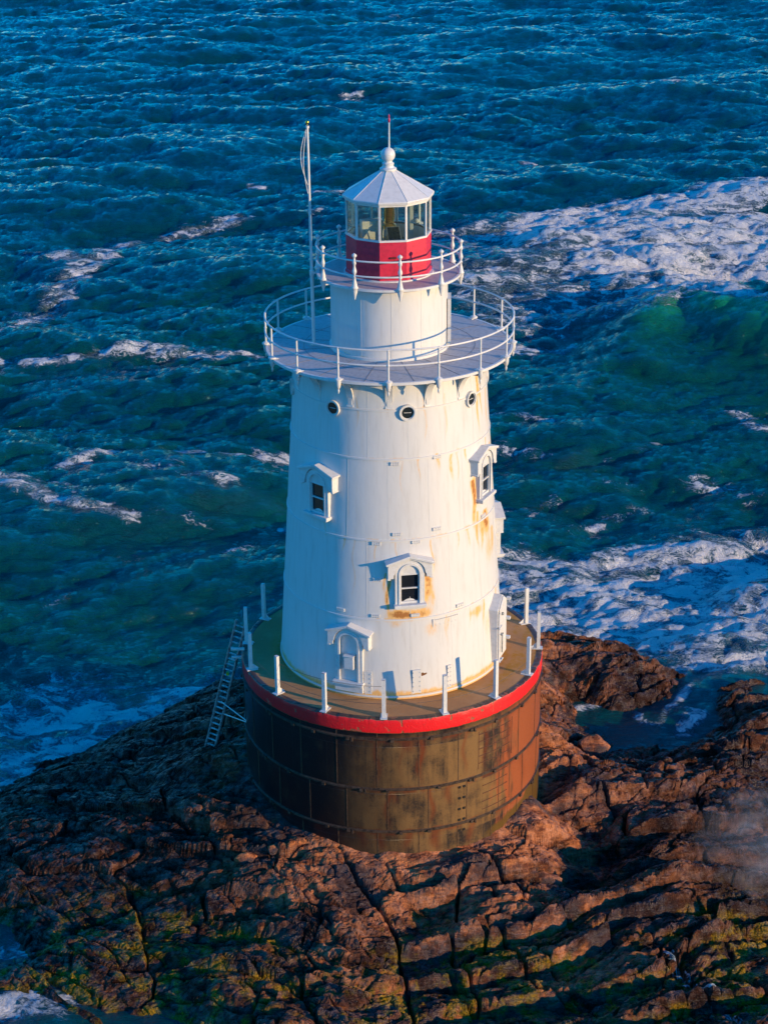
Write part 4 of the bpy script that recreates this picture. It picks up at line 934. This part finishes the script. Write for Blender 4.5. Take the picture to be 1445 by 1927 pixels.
# ------------------------------------------------------------------ posts round the deck, joined by a thin rope
rfn = thing('rope_fence', (0, 0, 0), 'ring of square white posts with thin wire around the concrete caisson deck', 'fence')
mb = MB(); xr = -4.50
mb.ringprism([(-.055, -.05), (-.055, .05), (.055, .05), (.055, -.05)], [(-.042, -.045), (-.042, .037), (.042, .037), (.042, -.045)], lambda u, n, v: Vector((u, xr+v, n)), .0, 1.23, closed=True)
mb.box((0, xr, 1.222), (.108, .10, .02))
mb.box((0, xr+.04, .014), (.20, .34, .022)); mb.prism([(0, .02), (.20, .02), (0, .20)], lambda u, v: Vector((-.006, xr+.05+u, v)), lambda u, v: Vector((.006, xr+.05+u, v)))
for z in (.42, .98): mb.box((0, xr-.052, z), (.035, .012, .035))
p0 = part('post', mb, white, rfn); p0.rotation_euler.z = R(-3.1)
for k in range(1, 16):
    c_ = p0.copy(); col.objects.link(c_); c_.parent = rfn; c_.rotation_euler.z = R(-3.1+22.5*k)
mb = MB()
for z, ks in ((.98, (-2, -1, 14, 15)), (.42, (-3, -2, -1, 0, 1, 2, 3))):
    for k in ks:
        a, b = P(-3.1+22.5*k, 4.46, z), P(-3.1+22.5*(k+1), 4.46, z)
        mb.tube([a.lerp(b, t/8)+Vector((0, 0, -.05*math.sin(math.pi*t/8))) for t in range(9)], .006, 5)
part('wire', mb, cable, rfn)

# ------------------------------------------------------------------ boarding ladder at the left
ld = thing('ladder', (-5.75, .55, -3.8), 'weathered metal ladder leaning from the rocks up to the left rim of the caisson', 'ladder')
F0, F1 = Vector((-5.86, .60, rz(-5.86, .6)-.05)), Vector((-4.66, .55, .62)); d = (F1-F0); sd = Vector((.80, -.60, 0))*.19
mb = MB()
for s in (-1, 1): mb.tube([F0+sd*s, F0.lerp(F1, .5)+sd*s, F1+sd*s], .045, 8)
part('side_rail', mb, alu, ld)
mb = MB()
for k in range(1, 24): mb.tube([F0.lerp(F1, k/24)+sd, F0.lerp(F1, k/24)-sd], .028, 6)
part('rung', mb, alu, ld)
mb = MB(); q = F0.lerp(F1, .62); mb.box(q-Vector((.03, .18, 0)), (.09, .09, .10)); part('buckle', mb, plain('yellow_tag', (.65, .42, .02), .5), ld)
mbs = [MB(), MB(), MB(), MB()]
for m_, z, y_ in ((mbs[0], -.12, -1.0), (mbs[1], -.45, -.9)): m_.box((-4.72, y_+.6, z+.25), (.42, .07, .06))
mbs[2].tube([F0.lerp(F1, .38), (-4.5, -.9, -2.1)], .018, 6); mbs[3].tube([F0.lerp(F1, .30)+sd, (-4.5, -.9, -2.15)], .018, 6)
parts('stay', mbs, dwhite, ld)

# ------------------------------------------------------------------ loose boulders
for a in [(6.9, 3.9, .62, (1.2, .9, .8), .5, 'brown boulder at the near edge of the dark tidal pool right of the caisson', 3, .35),
          (-4.3, -4.55, .30, (1.3, .8, .7), .2, 'rounded orange boulder near the front left foot of the caisson', 5),
          (-3.55, -4.35, .22, (1.2, .9, .8), 1.0, 'small orange stone beside the front left foot of the caisson', 8),
          (3.6, -4.4, .28, (1.2, .9, .8), .4, 'small brown stone wedged at the front right foot of the caisson', 11),
          (4.4, -4.5, .42, (1.5, .9, .6), -.2, 'flat reddish slab lying off the front right foot of the caisson', 13)]:
    boulder(*a)

# ------------------------------------------------------------------ blown spray over the right-hand rocks
def spray():
    import bmesh
    bm = bmesh.new(); bmesh.ops.create_icosphere(bm, subdivisions=3, radius=1)
    a = np.array([v.co[:] for v in bm.verts]); k = fbm(a[:, 0]*1.5+4, a[:, 1]*1.5+a[:, 2], 3, 91)
    for v, q in zip(bm.verts, k): v.co = Vector((v.co.x*3.6, v.co.y*3.6, v.co.z*1.0))*(.75+.5*q)
    me = bpy.data.meshes.new('sea_spray'); bm.to_mesh(me); bm.free()
    m = bpy.data.materials.new('spray_mist'); m.use_nodes = True; t = m.node_tree; t.nodes.clear()
    o_ = t.nodes.new('ShaderNodeOutputMaterial'); v_ = t.nodes.new('ShaderNodeVolumePrincipled'); v_.inputs['Color'].default_value = (1, 1, 1, 1); v_.inputs['Anisotropy'].default_value = .1
    tc = t.nodes.new('ShaderNodeTexCoord'); n = t.nodes.new('ShaderNodeTexNoise'); n.inputs['Scale'].default_value = 1.1; n.inputs['Detail'].default_value = 8; n.inputs['Roughness'].default_value = .7
    ln = t.nodes.new('ShaderNodeVectorMath'); ln.operation = 'LENGTH'; mp = t.nodes.new('ShaderNodeMapping'); mp.inputs['Scale'].default_value = (1/3.5, 1/3.5, 1/1.0)
    r1 = t.nodes.new('ShaderNodeMapRange'); r1.inputs[1].default_value = .25; r1.inputs[2].default_value = 1.0; r1.inputs[3].default_value = 1; r1.inputs[4].default_value = 0
    r2_ = t.nodes.new('ShaderNodeMapRange'); r2_.inputs[1].default_value = .46; r2_.inputs[2].default_value = .64; r2_.inputs[3].default_value = .0; r2_.inputs[4].default_value = .6
    mu = t.nodes.new('ShaderNodeMath'); mu.operation = 'MULTIPLY'
    L_ = t.links.new; m3 = t.nodes.new('ShaderNodeMapping'); m3.inputs['Scale'].default_value = (.7, 1.5, 1.6); m3.inputs['Rotation'].default_value = (0, R(25), R(30)); L_(tc.outputs['Object'], m3.inputs[0]); L_(m3.outputs[0], n.inputs['Vector']); L_(tc.outputs['Object'], mp.inputs[0]); L_(mp.outputs[0], ln.inputs[0]); L_(ln.outputs['Value'], r1.inputs[0]); L_(n.outputs[0], r2_.inputs[0])
    L_(r1.outputs[0], mu.inputs[0]); L_(r2_.outputs[0], mu.inputs[1]); L_(mu.outputs[0], v_.inputs['Density']); L_(v_.outputs[0], o_.inputs['Volume'])
    me.materials.append(m); o = bpy.data.objects.new('sea_spray', me); col.objects.link(o); o.location = (12.3, -3.2, -5.2)
    o['label'] = 'pale mist of wind-blown spray over the wet rocks at the right edge'; o['category'] = 'spray'; o['kind'] = 'stuff'
spray()
